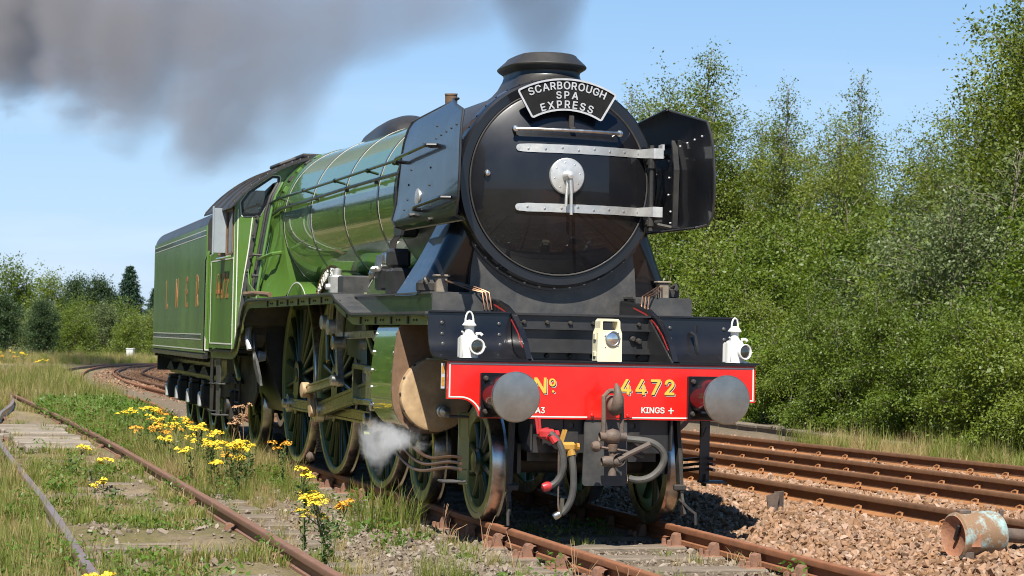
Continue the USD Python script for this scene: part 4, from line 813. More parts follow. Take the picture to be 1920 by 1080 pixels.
# --- frames and dark underworks
fr_o = Polygon([(.80, .62), (.80, 1.33), (.2, 1.70), (-9.0, 1.88), (-9.2, 1.25), (-11.4, 1.25), (-11.4, .85), (-9.3, .72), (-8.5, .62), (-2.6, .62), (-2.3, .98), (.4, .98), (.5, .62)])
for s in (-1, 1): L('main_frame', MB().plate(fr_o, 'xz', *sorted((s * .585, s * .60))), 'black_paint')
L('frame_stretcher', MB().lo((-8.6, -.58, .75), (-2.7, .58, 1.5)).lo((-2.4, -.58, 1.05), (.1, .58, 1.69)), 'black_paint')
L('ashpan', MB().plate(Polygon([(-1.0, 1.25), (-.75, .55), (.75, .55), (1.0, 1.25), (1.0, 1.8), (-1.0, 1.8)]), 'yz', -10.6, -9.12), 'black_paint')
for s in (-1, 1):
    tf = Polygon([(-9.35, 1.22), (-9.35, .78), (-9.6, .62), (-10.3, .58), (-10.45, .42), (-11.35, .42), (-11.5, .6), (-11.75, .7), (-11.75, 1.2)])
    L('trailing_frame', MB().plate(tf, 'xz', *sorted((s * 1.04, s * 1.065))), 'dark_iron')
    L('axlebox', MB().box((-10.897, s * 1.10, .56), (.34, .14, .40), .03).lathe([(0, .11), (.04, .11), (.05, 0)], (-10.897, s * 1.17, .56), (0, s, 0), 16), 'dark_iron')
    b = MB()
    for k in range(6): b.box((-10.897, s * 1.12, .86 + .02 * k), (1.2 - .16 * k, .09, .018), .003)
    L('leaf_spring', b, 'dark_iron', kind='stuff')
    L('injector', MB().tube([(-9.15, s * 1.22, 1.62), (-9.05, s * 1.24, 1.42), (-9.0, s * 1.22, 1.30)], .04, 10).lathe([(0, .05), (.08, .07), (.14, .045), (.15, 0)], (-8.9, s * 1.05, 1.22), (0, s, 0), 12), 'plate_silver')
    L('bracket', MB().plate(Polygon([(-9.05, 1.25), (-8.9, 1.10), (-8.6, .92), (-8.42, .88), (-8.5, .98), (-8.8, 1.2), (-8.95, 1.5), (-9.02, 1.5)]), 'xz', *sorted((s * 1.16, s * 1.19))), 'grey_paint')
    L('cab_step', MB().plate(Polygon([(-11.1, 1.22), (-10.7, 1.22), (-10.78, .42), (-11.0, .42)]), 'xz', *sorted((s * 1.30, s * 1.315))).box((-10.89, s * 1.28, .44), (.36, .18, .02), .005).box((-10.89, s * 1.26, .84), (.36, .16, .02), .005), 'grey_paint')
    b = MB()
    for z in (.62, .78, .94): b.tube([(-10.5, s * 1.15, z), (-10.15, s * 1.15, z)], .014, 6)
    b.tube([(-10.5, s * 1.15, .5), (-10.5, s * 1.15, 1.2)], .014, 6).tube([(-10.15, s * 1.15, .5), (-10.15, s * 1.15, 1.2)], .014, 6)
    L('rodding', b, 'dark_iron', kind='stuff')
    L('pipe', MB().bar((-10.35, s * 1.2, 1.22), (-9.9, s * 1.2, .92), .05, .06, ch=.01), 'rim_green')

# --- wheels
def wheel(cx, R_, name, nsp, s, hub=.17, crank=None, rim_w=.10, wheel_m='wheel_green'):
    y = lambda a: a * s
    w = holder(name, loco); d = (0, s, 0)
    tyre = [(.672, R_ - .075), (.672, R_ + .030), (.70, R_ + .030), (.712, R_ + .004), (.80, R_ - .006), (.815, R_ - .012), (.815, R_ - .055)]
    L('tyre', MB().lathe(tyre, (cx, 0, R_), d, 80), 'tyre_steel', w, smooth=30)
    L('tyre_face', MB().lathe([(.8155, R_ - .010), (.822, R_ - .014), (.822, R_ - .058), (.816, R_ - .064)], (cx, 0, R_), d, 80), 'rim_green', w, smooth=20)
    ri = R_ - .064 - rim_w + .045
    L('rim', MB().lathe([(.69, R_ - .07), (.69, ri), (.80, ri - .008), (.812, ri), (.816, ri + .02), (.816, R_ - .062)], (cx, 0, R_), d, 80), 'rim_green', w, smooth=25)
    b = MB()
    for k in range(nsp):
        a = 2 * PI * (k + .5) / nsp; ca, sa = math.cos(a), math.sin(a); ta = np.array([-sa, 0, ca]); ra = np.array([ca, 0, sa]); v = []
        for r, wd, yo, yi in ((hub * .9, .040, .800, .71), ((hub + ri) / 2, .030, .790, .725), (ri + .012, .036, .795, .72)):
            for q in np.linspace(0, 2 * PI, 8, endpoint=False):
                v.append(np.array([cx, 0, R_]) + ra * r + ta * wd * math.cos(q) + np.array([0, s * ((yo + yi) / 2 + (yo - yi) / 2 * math.sin(q)), 0]))
        v = np.array(v); i, j = np.meshgrid(np.arange(2), np.arange(8), indexing='ij')
        f = np.stack([i * 8 + j, i * 8 + (j + 1) % 8, (i + 1) * 8 + (j + 1) % 8, (i + 1) * 8 + j], -1).reshape(-1, 4)
        b.add(v, f if s < 0 else f[:, ::-1])
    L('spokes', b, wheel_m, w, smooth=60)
    b = MB().lathe([(.68, hub), (.815, hub), (.835, hub - .02), (.835, .09), (.845, .085), (.85, 0)], (cx, 0, R_), d, 32)
    if crank is not None:
        b.plate(unary_union([Point(cx, R_).buffer(hub * 1.0), Point(cx + crank[0], R_ + crank[1]).buffer(.125)]).convex_hull, 'xz', *sorted((s * .76, s * .838)))
        th = math.atan2(-crank[1], -crank[0])
        seg = Polygon([(cx + (ri + .01) * math.cos(a), R_ + (ri + .01) * math.sin(a)) for a in np.linspace(th - .62, th + .62, 24)])
        L('balance_weight', MB().plate(seg, 'xz', *sorted((s * .74, s * .806))), wheel_m, w)
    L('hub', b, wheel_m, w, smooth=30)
    if s > 0: L('axle', MB().lathe([(-.68, .09), (.68, .09)], (cx, 0, R_), (0, 1, 0), 20), 'dark_iron', w)
PIN = (0.0, -.325)
for s in (-1, 1):
    for cx in (0.0, -1.905): wheel(cx, .483, 'bogie_wheel', 10, s, hub=.11, rim_w=.085)
    for cx in (-3.581, -5.791, -8.001): wheel(cx, 1.016, 'driving_wheel', 20, s, crank=PIN if s < 0 else (.325, 0), rim_w=.055)
    wheel(-10.897, .559, 'trailing_wheel', 10, s, hub=.12, rim_w=.085)
    L('bogie_frame', MB().plate(Polygon([(.55, .42), (.55, .66), (.2, .78), (-.95, .62), (-2.1, .78), (-2.45, .66), (-2.45, .42), (-1.6, .36), (-.3, .36)]), 'xz', *sorted((s * .60, s * .63))), 'black_paint')
L('bogie_stretcher', MB().lo((-1.5, -.6, .4), (-.4, .6, .75)), 'black_paint')

# --- cylinders
for s in (-1, 1):
    cyc = s * 1.005; czc = 1.012; x0, x1 = -1.60, -.74
    from scipy.interpolate import CubicSpline
    kk = np.array([(1.27, 1.63), (1.30, 1.60), (1.345, 1.45), (1.365, 1.25), (1.368, 1.0), (1.335, .85), (1.25, .745), (1.12, .69)]); dd = np.r_[0, np.cumsum(np.hypot(*np.diff(kk, axis=0).T))]
    sidepts = CubicSpline(dd, kk)(np.linspace(0, dd[-1], 30))
    wr = Polygon([(s * .70, 1.655), (s * 1.22, 1.655)] + [(s * yy, zz) for yy, zz in sidepts] + [(s * .98, .69), (s * .86, .74), (s * .70, .90)])
    cy = L('cylinder_casing', MB().plate(wr, 'yz', x0, x1), 'apple_green', smooth=50, label='polished green casing of the outside cylinder')
    b = MB()
    for x in (x0 + .03, x1 - .03):
        for yy, zz in ((1.33, 1.52), (1.358, 1.36), (1.367, 1.2), (1.37, 1.05), (1.348, .9), (1.29, .80)): b.bolt((x, s * yy, zz), (0, s, .1), .017, .014)
    L('bolts', b, 'bright_steel', cy, kind='stuff')
    L('front_flange', MB().plate(wr.buffer(.012), 'yz', x1, x1 + .02), 'brown_pipe', cy, smooth=30)
    cv = L('cylinder_cover', MB().lathe([(x1 + .02, .318), (x1 + .070, .318), (x1 + .092, .310), (x1 + .104, .285), (x1 + .112, .20), (x1 + .11, 0)], (0, cyc, czc), (1, 0, 0), 48), 'tan_metal', cy, smooth=25)
    L('relief_valve', MB().lathe([(x1 + .10, .06), (x1 + .16, .055), (x1 + .165, .035), (x1 + .20, .03), (x1 + .20, .05), (x1 + .24, .05), (x1 + .25, 0)], (0, cyc + s * .06 * -1 - .02, czc - .14), (1, 0, 0), 14), 'bright_steel', cy)
    b = MB()
    for k in range(14):
        a = 2 * PI * k / 14; b.bolt((x1 + .075, cyc + .31 * math.cos(a), czc + .31 * math.sin(a)), (math.cos(.5), .3 * math.cos(a), .3 * math.sin(a)), .016, .016)
    L('bolts', b, 'dark_iron', cy, kind='stuff')
    L('rear_cover', MB().lathe([(x0 - .10, .2), (x0 - .08, .30), (x0, .33)], (0, cyc, czc), (1, 0, 0), 40), 'wheel_green', cy)
    L('valve_chest', MB().lathe([(-1.95, .10), (-1.94, .145), (-.62, .145), (-.60, .12), (-.52, .06), (-.5, 0)], (0, s * .93, 1.50), (1, 0, 0), 24), 'black_paint', cy)
    L('drain_cock', MB().box((-.95, s * 1.03, .64), (.08, .08, .12), .01), 'dark_iron', cy); L('drain_cock', MB().box((-1.68, s * 1.03, .64), (.08, .08, .12), .01), 'dark_iron', cy)

# --- motion
def fluted(b, p, q, y, h, s, th=.045):
    p, q = np.array([p[0], y * s, p[1]]), np.array([q[0], y * s, q[1]])
    b.bar(p, q, th * .55, h * .55, up=(0, 0, 1))
    d = (q - p) / np.linalg.norm(q - p); n_ = np.array([-d[2], 0, d[0]])
    for e in (-1, 1): b.bar(p + n_ * e * h * .40, q + n_ * e * h * .40, th, h * .22, up=(0, 0, 1), ch=.004)
def end(b, p, r, y0, y1, s): b.lathe([(y0, r), (y1 - .008, r), (y1, r * .85), (y1, 0)], (p[0], 0, p[1]), (0, s, 0), 20)
for s in (-1, 1):
    pin = PIN if s < 0 else (.325, 0.0)
    pins = [(cx + pin[0], 1.016 + pin[1]) for cx in (-3.581, -5.791, -8.001)]
    b = MB(); fluted(b, pins[0], pins[1], .905, .13, s); fluted(b, pins[1], pins[2], .905, .13, s); L('coupling_rod', b, 'rod_steel')
    for p in pins:
        b = MB(); end(b, p, .105, .87, .945, s)
        if p != pins[1]: end(b, p, .055, .94, .995, s)
        L('crankpin_boss', b, 'bright_steel')
    xh = (-3.02, 1.015)
    b = MB(); fluted(b, pins[1], xh, 1.0, .155, s, .06); L('connecting_rod', b, 'rod_steel')
    b = MB(); end(b, pins[1], .13, .955, 1.05, s); L('rod_end', b, 'bright_steel'); b = MB(); end(b, xh, .085, .93, 1.06, s); L('rod_end', b, 'bright_steel')
    ecc = (pins[1][0] - .12, pins[1][1] + .21) if s < 0 else (pins[1][0] - .2, pins[1][1] + .1)
    L('return_crank', MB().plate(unary_union([Point(*pins[1]).buffer(.075), Point(*ecc).buffer(.065)]).convex_hull, 'xz', *sorted((s * 1.055, s * 1.10))), 'tan_metal')
    lf = (-4.42, 1.04)
    b = MB(); fluted(b, ecc, lf, 1.115, .095, s, .05); L('eccentric_rod', b, 'rod_steel')
    b = MB(); end(b, ecc, .085, 1.085, 1.175, s); L('eccentric_boss', b, 'tan_metal')
    b = MB(); end(b, lf, .055, 1.06, 1.16, s); L('link_pin', b, 'bright_steel'); b = MB(); end(b, (-4.50, 1.42), .07, 1.0, 1.14, s); L('link_pin', b, 'bright_steel')
    L('expansion_link', MB().plate(LineString([(-4.40, 1.02), (-4.46, 1.15), (-4.52, 1.35), (-4.53, 1.55), (-4.50, 1.80)]).buffer(.042), 'xz', *sorted((s * 1.03, s * 1.09))), 'bright_steel')
    L('radius_rod', MB().bar((-4.5, s * 1.0, 1.50), (-2.2, s * 1.0, 1.53), .035, .075, ch=.006), 'bright_steel')
    L('reversing_arm', MB().bar((-4.62, s * 1.12, 1.88), (-4.72, s * 1.12, 1.55), .05, .10, ch=.01).bar((-4.95, s * 1.1, 1.62), (-4.62, s * 1.1, 1.50), .04, .07, ch=.01).bar((-4.95, s * 1.1, 1.63), (-4.75, s * 1.12, 1.22), .04, .08, ch=.01), 'rod_steel')
    b = MB(); end(b, (-4.94, 1.63), .075, 1.06, 1.17, s); L('arm_boss', b, 'strap_steel'); b = MB(); end(b, (-4.66, 1.58), .08, 1.06, 1.16, s); L('arm_boss', b, 'strap_steel')
    L('slide_bar', MB().bar((-3.75, s * 1.03, 1.20), (-1.9, s * 1.03, 1.17), .09, .05, ch=.005).bar((-3.75, s * 1.03, .86), (-1.9, s * 1.03, .86), .09, .05, ch=.005).bar((-3.78, s * 1.03, 1.02), (-3.72, s * 1.03, 1.02), .09, .40, ch=.005), 'rod_steel')
    L('crosshead', MB().box((-3.0, s * 1.02, 1.02), (.36, .11, .30), .03).box((-3.0, s * 1.02, 1.17), (.44, .13, .06), .01).box((-3.0, s * 1.02, .87), (.44, .13, .05), .01), 'bright_steel')
    L('piston_rod', MB().lathe([(-3.0, .042), (-1.8, .042)], (0, s * 1.035, 1.01), (1, 0, 0), 14), 'bright_steel')
    L('combination_lever', MB().bar((-2.62, s * 1.07, 1.56), (-2.70, s * 1.07, .86), .03, .06, ch=.005).bar((-3.0, s * 1.08, .80), (-2.70, s * 1.08, .82), .03, .05).bar((-3.0, s * 1.08, .80), (-3.0, s * 1.08, .95), .03, .07), 'dark_iron')
    
    for q_, r_ in (((-2.62, 1.50), .05), ((-2.66, 1.18), .045), ((-2.70, .84), .045)): b = MB(); end(b, q_, r_, 1.05, 1.13, s); L('lever_pin', b, 'bright_steel')
    L('motion_bracket', MB().plate(unary_union([LineString([(-3.62, 1.90), (-3.60, 1.70), (-3.48, 1.5), (-3.25, 1.36), (-2.95, 1.28)]).buffer(.022), sbox(-3.05, 1.18, -2.35, 1.42).difference(sbox(-2.92, 1.26, -2.78, 1.34))]), 'xz', *sorted((s * .98, s * 1.01))), 'rim_green')
    L('motion_plate', MB().plate(Polygon([(-4.85, 1.88), (-3.9, 1.88), (-3.75, 1.2), (-3.75, .84), (-3.85, .84), (-4.05, 1.25), (-4.7, 1.3)]), 'xz', *sorted((s * .90, s * .93))), 'wheel_green')
    b = MB()
    for cx in (-3.581, -5.791, -8.001):
        for dx in (-.9, .98): b.bar((cx + dx * 1.06, s * .75, 1.3), (cx + dx * 1.10, s * .75, .75), .10, .06, ch=.01).box((cx + dx * 1.12, s * .76, .80), (.08, .10, .34), .02)
    L('brake_gear', b, 'dark_iron', kind='stuff')
    b = MB()
    for k in range(9): b.lathe([(-.012, .085), (.012, .085)], (-6.88, s * .72, .20 + k * .035), (0, 0, 1), 12)
    b.lathe([(0, .04), (.06, .06), (.09, .03), (.1, 0)], (-6.86, s * .82, .13), (0, s, 0), 10)
    L('brake_spring', b, 'post_iron', kind='stuff')

# --- smoke deflectors: folded plates beside the smokebox
for s in (-1, 1):
    zs = [2.47, 2.495, 2.56, 2.70, 2.90, 3.1, 3.25, 3.36, 3.44, 3.52]
    yv = [1.045, 1.13, 1.142, 1.142, 1.14, 1.132, 1.118, 1.095, 1.06, 1.0]
    xf = [.26, .33, .40, .435, .445, .42, .395, .36, -.02, -.36]
    xr = [-1.90, -1.97, -2.05, -2.03, -1.97, -1.92, -1.87, -1.83, -1.79, -.40]
    xf = [x - .11 for x in xf]; yv = [y - .034 for y in yv]
    m = 8; vo, vi = [], []
    for z, y, a, c in zip(zs, yv, xf, xr):
        for t in np.linspace(0, 1, m):
            x = a + (c - a) * t; yy = y - .03 * t * (z > 2.6)
            vo.append((x, s * yy, z)); vi.append((x, s * (yy - .012), z))
    K = len(zs); v = np.array(vo + vi); f = []; N = K * m
    for i in range(K - 1):
        for j in range(m - 1):
            a, b_, c, d_ = i * m + j, i * m + j + 1, (i + 1) * m + j + 1, (i + 1) * m + j
            f += [[a, b_, c, d_], [N + d_, N + c, N + b_, N + a]]
    loop = [j for j in range(m)] + [i * m + m - 1 for i in range(1, K)] + [(K - 1) * m + j for j in range(m - 2, -1, -1)] + [i * m for i in range(K - 2, 0, -1)]
    for a, b_ in zip(loop, loop[1:] + loop[:1]): f.append([b_, a, N + a, N + b_])
    f = np.array(f); f = f if s > 0 else f[:, ::-1]
    df = L('smoke_deflector', MB().add(v, f if s < 0 else f), 'black_gloss', smooth=25, label='black smoke deflector plate on the %s side' % ('right-hand' if s < 0 else 'left-hand'))
    edge = [np.array(vo[i]) for i in loop] + [np.array(vo[loop[0]])]
    L('beading', MB().tube(np.array(edge) + [0, 0, 0], .011, 6, caps=False), 'black_paint', df)
    b = MB()
    def on_plate(t, z): 
        i = np.interp(z, zs, range(K)); i0 = int(min(i, K - 2)); w = i - i0; j = t * (m - 1); j0 = int(min(j, m - 2)); u_ = j - j0
        P = np.array(vo).reshape(K, m, 3); return ((1 - w) * ((1 - u_) * P[i0, j0] + u_ * P[i0, j0 + 1]) + w * ((1 - u_) * P[i0 + 1, j0] + u_ * P[i0 + 1, j0 + 1]))
    for (t, z) in ((.08, 3.25), (.16, 3.235), (.24, 3.22), (.32, 3.205), (.40, 3.19), (.42, 3.30), (.78, 2.98), (.80, 2.85), (.80, 2.72), (.82, 2.63), (.45, 2.95), (.45, 2.80), (.40, 2.62)): b.bolt(on_plate(t, z), (0, s, .1), .010, .008)
    for (t, z) in ((.08, 3.25), (.16, 3.235), (.24, 3.22), (.32, 3.205), (.40, 3.19), (.45, 3.1), (.45, 2.95), (.45, 2.80), (.42, 2.65), (.42, 2.55), (.6, 3.0), (.6, 2.7)): b.bolt(on_plate(t, z) - np.array([0, s * .012, 0]), (0, -s, .1), .010, .010)
    L('rivets', b, 'plate_silver' if s > 0 else 'dark_iron', df)
    for (t0, t1, z) in ((.38, .98, 3.13), (.10, .55, 2.65)):
        p, q = on_plate(t0, z), on_plate(t1, z - .05); o = np.array([0, s * .085, 0])
        L('grab_handle', MB().tube([p, p + o * .9 - [.03, 0, 0], p + o - [.06, 0, -.0], q + o + [.16, 0, .02], q + o * .8 + [.03, 0, 0], q], .017, 8), 'black_gloss', df)
    if s < 0:
        c_ = on_plate(.62, 2.72); L('cover_disc', MB().lathe([(0, .075), (.012, .075), (.016, .068), (.018, 0)], c_, (0, -1, .05), 28), 'strap_steel', df)
    L('deflector_rib', MB().plate(LineString([(-.45, 2.50), (-.43, 3.0), (-.50, 3.25)]).buffer(.012), 'xz', *sorted((s * 1.02, s * 1.068))), 'black_paint', df)
    b = MB().tube([(-.75, s * .87, 3.1), (-.75, s * 1.15, 3.15)], .018, 6).tube([(-1.2, s * .88, 2.6), (-1.2, s * 1.15, 2.56)], .022, 6).tube([(-.7, s * .85, 2.55), (-.65, s * 1.12, 2.5)], .022, 6)
    L('stay', b, 'dark_iron', df)
    if s > 0: L('stay', MB().bar((-.55, .95, 3.21), (-1.05, 1.13, 3.25), .02, .035).box((-.56, .95, 3.20), (.10, .02, .05)), 'plate_silver', df)
sp_ = L('snifting_valve', MB().tube([(-1.22, -.78, 3.30), (-1.18, -.80, 3.64)], [.055, .055], 14).lathe([(0, .058), (.012, .058), (.014, .03), (.015, 0)], (-1.18, -.80, 3.635), (.1, -.05, 1), 14), 'brown_pipe', smooth=30)
L('valve_bracket', MB().tube([(-.82, -.90, 3.18), (-.86, -.98, 3.22), (-.90, -.90, 3.27)], .025, 8), 'dark_iron')
# ================================================================ TENDER
tender = thing('tender', 'green tender lettered L N E R coupled behind the locomotive cab', 'tender', (-12.0, 0, 0), -1.98, None)
def Tn(name, mb, m, parent=None, smooth=30, label=None, kind=None): return obj(name, mb, m, parent or tender, smooth, label, kind)
X0, X1 = .05, -7.75
sec = [(1.33, 1.20), (1.33, 2.90)] + [(1.33 - .30 * (1 - math.cos(a)), 2.90 + .26 * math.sin(a)) for a in np.linspace(.2, PI / 2, 8)] + [(.95, 3.17), (.95, 3.12)]
secp = [(-y, z) for y, z in sec[::-1]]
Tn('tank', MB().plate(Polygon([(1.325, 1.20), (1.325, 2.9), (-1.325, 2.9), (-1.325, 1.20)]), 'yz', X1, X0), 'dark_iron')
Tn('coping', MB().plate(Polygon(sec[1:] + [(-y, z) for y, z in sec[::-1][:-1]]).buffer(0), 'yz', X1 + .06, X0 - .02), 'smokebox_black', smooth=40)
v = MB()
for k, x in enumerate((X1 + .06, X1 + .02, X1)): pass
Tn('coal', MB().add(*(lambda g: (g[0], g[1]))((lambda nx, ny: (np.stack([np.repeat(np.linspace(-4.6, -.3, nx), ny), np.tile(np.linspace(-.9, .9, ny), nx), 3.16 + .10 * meshkit.fbm(np.stack([np.repeat(np.linspace(0, 30, nx), ny), np.tile(np.linspace(0, 14, ny), nx), np.zeros(nx * ny)], 1), 3, 5) - .05 * np.abs(np.tile(np.linspace(-1, 1, ny), nx)) ** 3], 1), np.array([[i * ny + j, (i + 1) * ny + j, (i + 1) * ny + j + 1, i * ny + j + 1] for i in range(nx - 1) for j in range(ny - 1)])))(70, 30))), 'coal', smooth=False, kind='stuff')
for s in (-1, 1):
    ya, yb = sorted((s * 1.326, s * 1.338))
    sp = Tn('side_panel', MB().plate(Polygon([(X0, 1.22), (X0, 2.93), (X1, 2.93), (X1, 1.22)]), 'xz', ya, yb), 'apple_green_side')
    lo, hi = sorted((s * 1.3382, s * 1.341)); b = MB(); bd = MB()
    for z0, z1, xa, xb in ((2.80, 2.87, X0 - .12, X1 + .1), (1.40, 1.47, X0 - .5, X1 + .1)):
        bd.plate(sbox(xb, z0, xa, z1), 'xz', *sorted((s * 1.3381, s * 1.3395)))
        for z in (z0, z1): b.plate(sbox(xb, z - .005, xa, z + .005), 'xz', lo, hi)
    b.plate(sbox(X1 + .02, 1.255, X0 - .05, 1.268), 'xz', lo, hi)
    Tn('lining', b, 'line_white', sp, kind='stuff'); Tn('lining_band', bd, 'wheel_green', sp, kind='stuff')
    for c_, x, w in zip('LNER', (-5.45, -3.90, -2.45, -1.05), (.30,) * 4):
        b = MB()
        if s < 0: text(b, c_, .42, (x - .17, -1.3385, 1.86), .003, 'y')
        else:
            m_ = meshkit.text_mesh(c_, .42, .003, True); q_ = np.array(m_.vertices); b.add(np.stack([-(6.5 + x) + .17 - q_[:, 0], 1.3385 + q_[:, 2], 1.86 + q_[:, 1]], 1), m_.faces)
        Tn('lettering', b, 'faded_gold', sp)
    Tn('valance', MB().plate(Polygon([(X0, 1.14), (X0, 1.20), (X1, 1.20), (X1, 1.14)]), 'xz', *sorted((s * 1.29, s * 1.36))), 'black_paint')
    b = MB()
    for x in np.arange(X1 + .3, X0, .55): b.box((x, s * 1.27, 1.12), (.04, .10, .06), .01)
    Tn('brackets', b, 'dark_iron', kind='stuff')
    # front doorway strip with rounded top and rails
    fp = Polygon([(s * 1.38, 1.24), (s * 1.38, 2.46)] + [(s * (1.28 + .10 * math.cos(a)), 2.46 + .10 * math.sin(a)) for a in np.linspace(.1, PI / 2, 6)] + [(s * 1.06, 2.56), (s * 1.06, 1.24)])
    pp = Tn('front_panel', MB().plate(fp, 'yz', .26, .275), 'apple_green')
    Tn('lining', MB().plate(fp.buffer(-.018).difference(fp.buffer(-.03)), 'yz', .275, .278), 'line_white', pp)
    Tn('beading', MB().plate(fp.difference(fp.buffer(-.014)), 'yz', .27, .286), 'black_gloss', pp)
    Tn('handrail', MB().tube([(.30, s * 1.30, 1.30), (.33, s * 1.30, 1.38), (.33, s * 1.30, 2.36), (.30, s * 1.30, 2.42)], .018, 8), 'apple_green')
    Tn('front_step', MB().plate(Polygon([(.05, 1.2), (.45, 1.2), (.36, .45), (.12, .45)]), 'xz', *sorted((s * 1.24, s * 1.255))).box((.24, s * 1.20, .46), (.34, .16, .02), .005).box((.24, s * 1.20, .82), (.34, .14, .02), .005), 'dark_iron')
    fr_ = unary_union([sbox(X1, .82, X0, 1.18)] + [Polygon([(x - .42, .85), (x - .20, .42), (x + .20, .42), (x + .42, .85)]) for x in (-1.68, -3.28, -4.96, -6.56)]).union(sbox(-6.6, .40, -1.6, .47))
    Tn('frame', MB().plate(fr_, 'xz', *sorted((s * 1.0, s * 1.03))), 'black_paint')
    for x in (-1.68, -3.28, -4.96, -6.56):
        Tn('axlebox', MB().box((x, s * 1.10, .60), (.28, .16, .34), .03).box((x, s * 1.10, .79), (.34, .12, .05), .01), 'dark_iron'); Tn('axlebox_cover', MB().box((x, s * 1.19, .55), (.20, .05, .22), .03), 'plate_silver')  # silver colour stands for the bright highlight on the axlebox faces
        b = MB()
        for k in range(6): b.box((x, s * 1.10, .90 + .02 * k), (1.15 - .15 * k, .09, .018), .003)
        Tn('leaf_spring', b, 'dark_iron', kind='stuff')
        w = holder('wheel', tender); R_ = .635
        Tn('tyre', MB().lathe([(.672, R_ - .075), (.672, R_ + .03), (.70, R_ + .03), (.712, R_ + .004), (.815, R_ - .012), (.815, R_ - .07)], (x, 0, R_), (0, s, 0), 48), 'tyre_steel', w)
        Tn('wheel_disc', MB().lathe([(.70, R_ - .06), (.74, .2), (.82, .14), (.825, 0)], (x, 0, R_), (0, s, 0), 32).lathe([(.8155, R_ - .01), (.822, R_ - .014), (.822, R_ - .10), (.80, R_ - .14)], (x, 0, R_), (0, s, 0), 48), 'rim_green', w)
        Tn('brake_hanger', MB().bar((x + .72, s * .75, 1.0), (x + .70, s * .75, .5), .08, .05, ch=.01).box((x + .67, s * .75, .62), (.07, .10, .32), .02), 'dark_iron')
    Tn('buffer', MB().lathe([(-.60, 0), (-.58, .19), (-.55, .2), (-.54, .07), (-.2, .10), (-.0, .15)], (X1 - .0, s * .87, 1.055), (1, 0, 0), 24), 'black_gloss')
Tn('underframe', MB().lo((X1, -.95, .6), (X0, .95, 1.19)), 'black_paint')
Tn('front_bulkhead', MB().plate(Polygon([(-1.15, 1.25), (1.15, 1.25), (1.15, 3.1), (.8, 3.42), (-.8, 3.42), (-1.15, 3.1)]), 'yz', .06, .09), 'black_paint')
Tn('rear_plate', MB().lo((X1 - .012, -1.33, 1.22), (X1, 1.33, 2.93)), 'apple_green_side')
Tn('buffer_beam', MB().lo((X1 - .03, -1.25, .85), (X1, 1.25, 1.19)), 'black_paint')
for x in (-1.68, -3.28, -4.96, -6.56): Tn('axle', MB().lathe([(-1.1, .07), (1.1, .07)], (x, 0, .635), (0, 1, 0), 14), 'dark_iron')
Tn('tank_filler', MB().lathe([(0, .3), (.12, .3), (.16, .26), (.17, 0)], (-6.6, 0, 3.14), (0, 0, 1), 24), 'dark_iron')

# ================================================================ THINGS ON THE LOCOMOTIVE
hb = thing('headboard', 'black curved headboard with silver lettering reading SCARBOROUGH SPA EXPRESS', 'sign', (-.35, 0, 3.46))
HC = np.array([-.35, .005, 2.845]); HOFF = (-.35, 0, 3.46)
def sector(r0, r1, a): 
    t = np.linspace(math.radians(90 - a), math.radians(90 + a), 40)
    return Polygon([(HC[1] + r1 * math.cos(q), HC[2] + r1 * math.sin(q)) for q in t] + [(HC[1] + r0 * math.cos(q), HC[2] + r0 * math.sin(q)) for q in t[::-1]])
outer = sector(.612, .888, 30.3).buffer(-.025).buffer(.025); innr = outer.buffer(-.016)
obj('board', MB(HOFF).plate(outer, 'yz', -.350, -.336), 'matt_black', hb, smooth=20)
obj('rim', MB(HOFF).plate(outer.difference(innr), 'yz', -.336, -.327), 'plate_silver', hb, smooth=20)
def arcword(word, h, r, span):
    ws = [meshkit.text_mesh(c, h, .005, True) for c in word]; wid = np.array([m.bounds[1][0] - m.bounds[0][0] for m in ws]); gap = (2 * math.radians(span) * (r + h / 2) - wid.sum()) / (len(word) - 1)
    s_ = -(wid.sum() + gap * (len(word) - 1)) / 2
    for m, w_, c in zip(ws, wid, word):
        th = -(s_ + w_ / 2) / (r + h / 2); s_ += w_ + gap; q = np.array(m.vertices); q[:, 0] -= m.bounds[0][0] + w_ / 2; q[:, 1] += r
        y = q[:, 0] * math.cos(th) - q[:, 1] * math.sin(th); z = q[:, 0] * math.sin(th) + q[:, 1] * math.cos(th)
        obj('letter', MB(HOFF).add(np.stack([-.336 + q[:, 2], HC[1] + y, HC[2] + z], 1), m.faces), 'plate_silver', hb, smooth=False)
arcword('SCARBOROUGH', .062, .797, 24.6); arcword('SPA', .060, .717, 7.6); arcword('EXPRESS', .062, .636, 20.5)

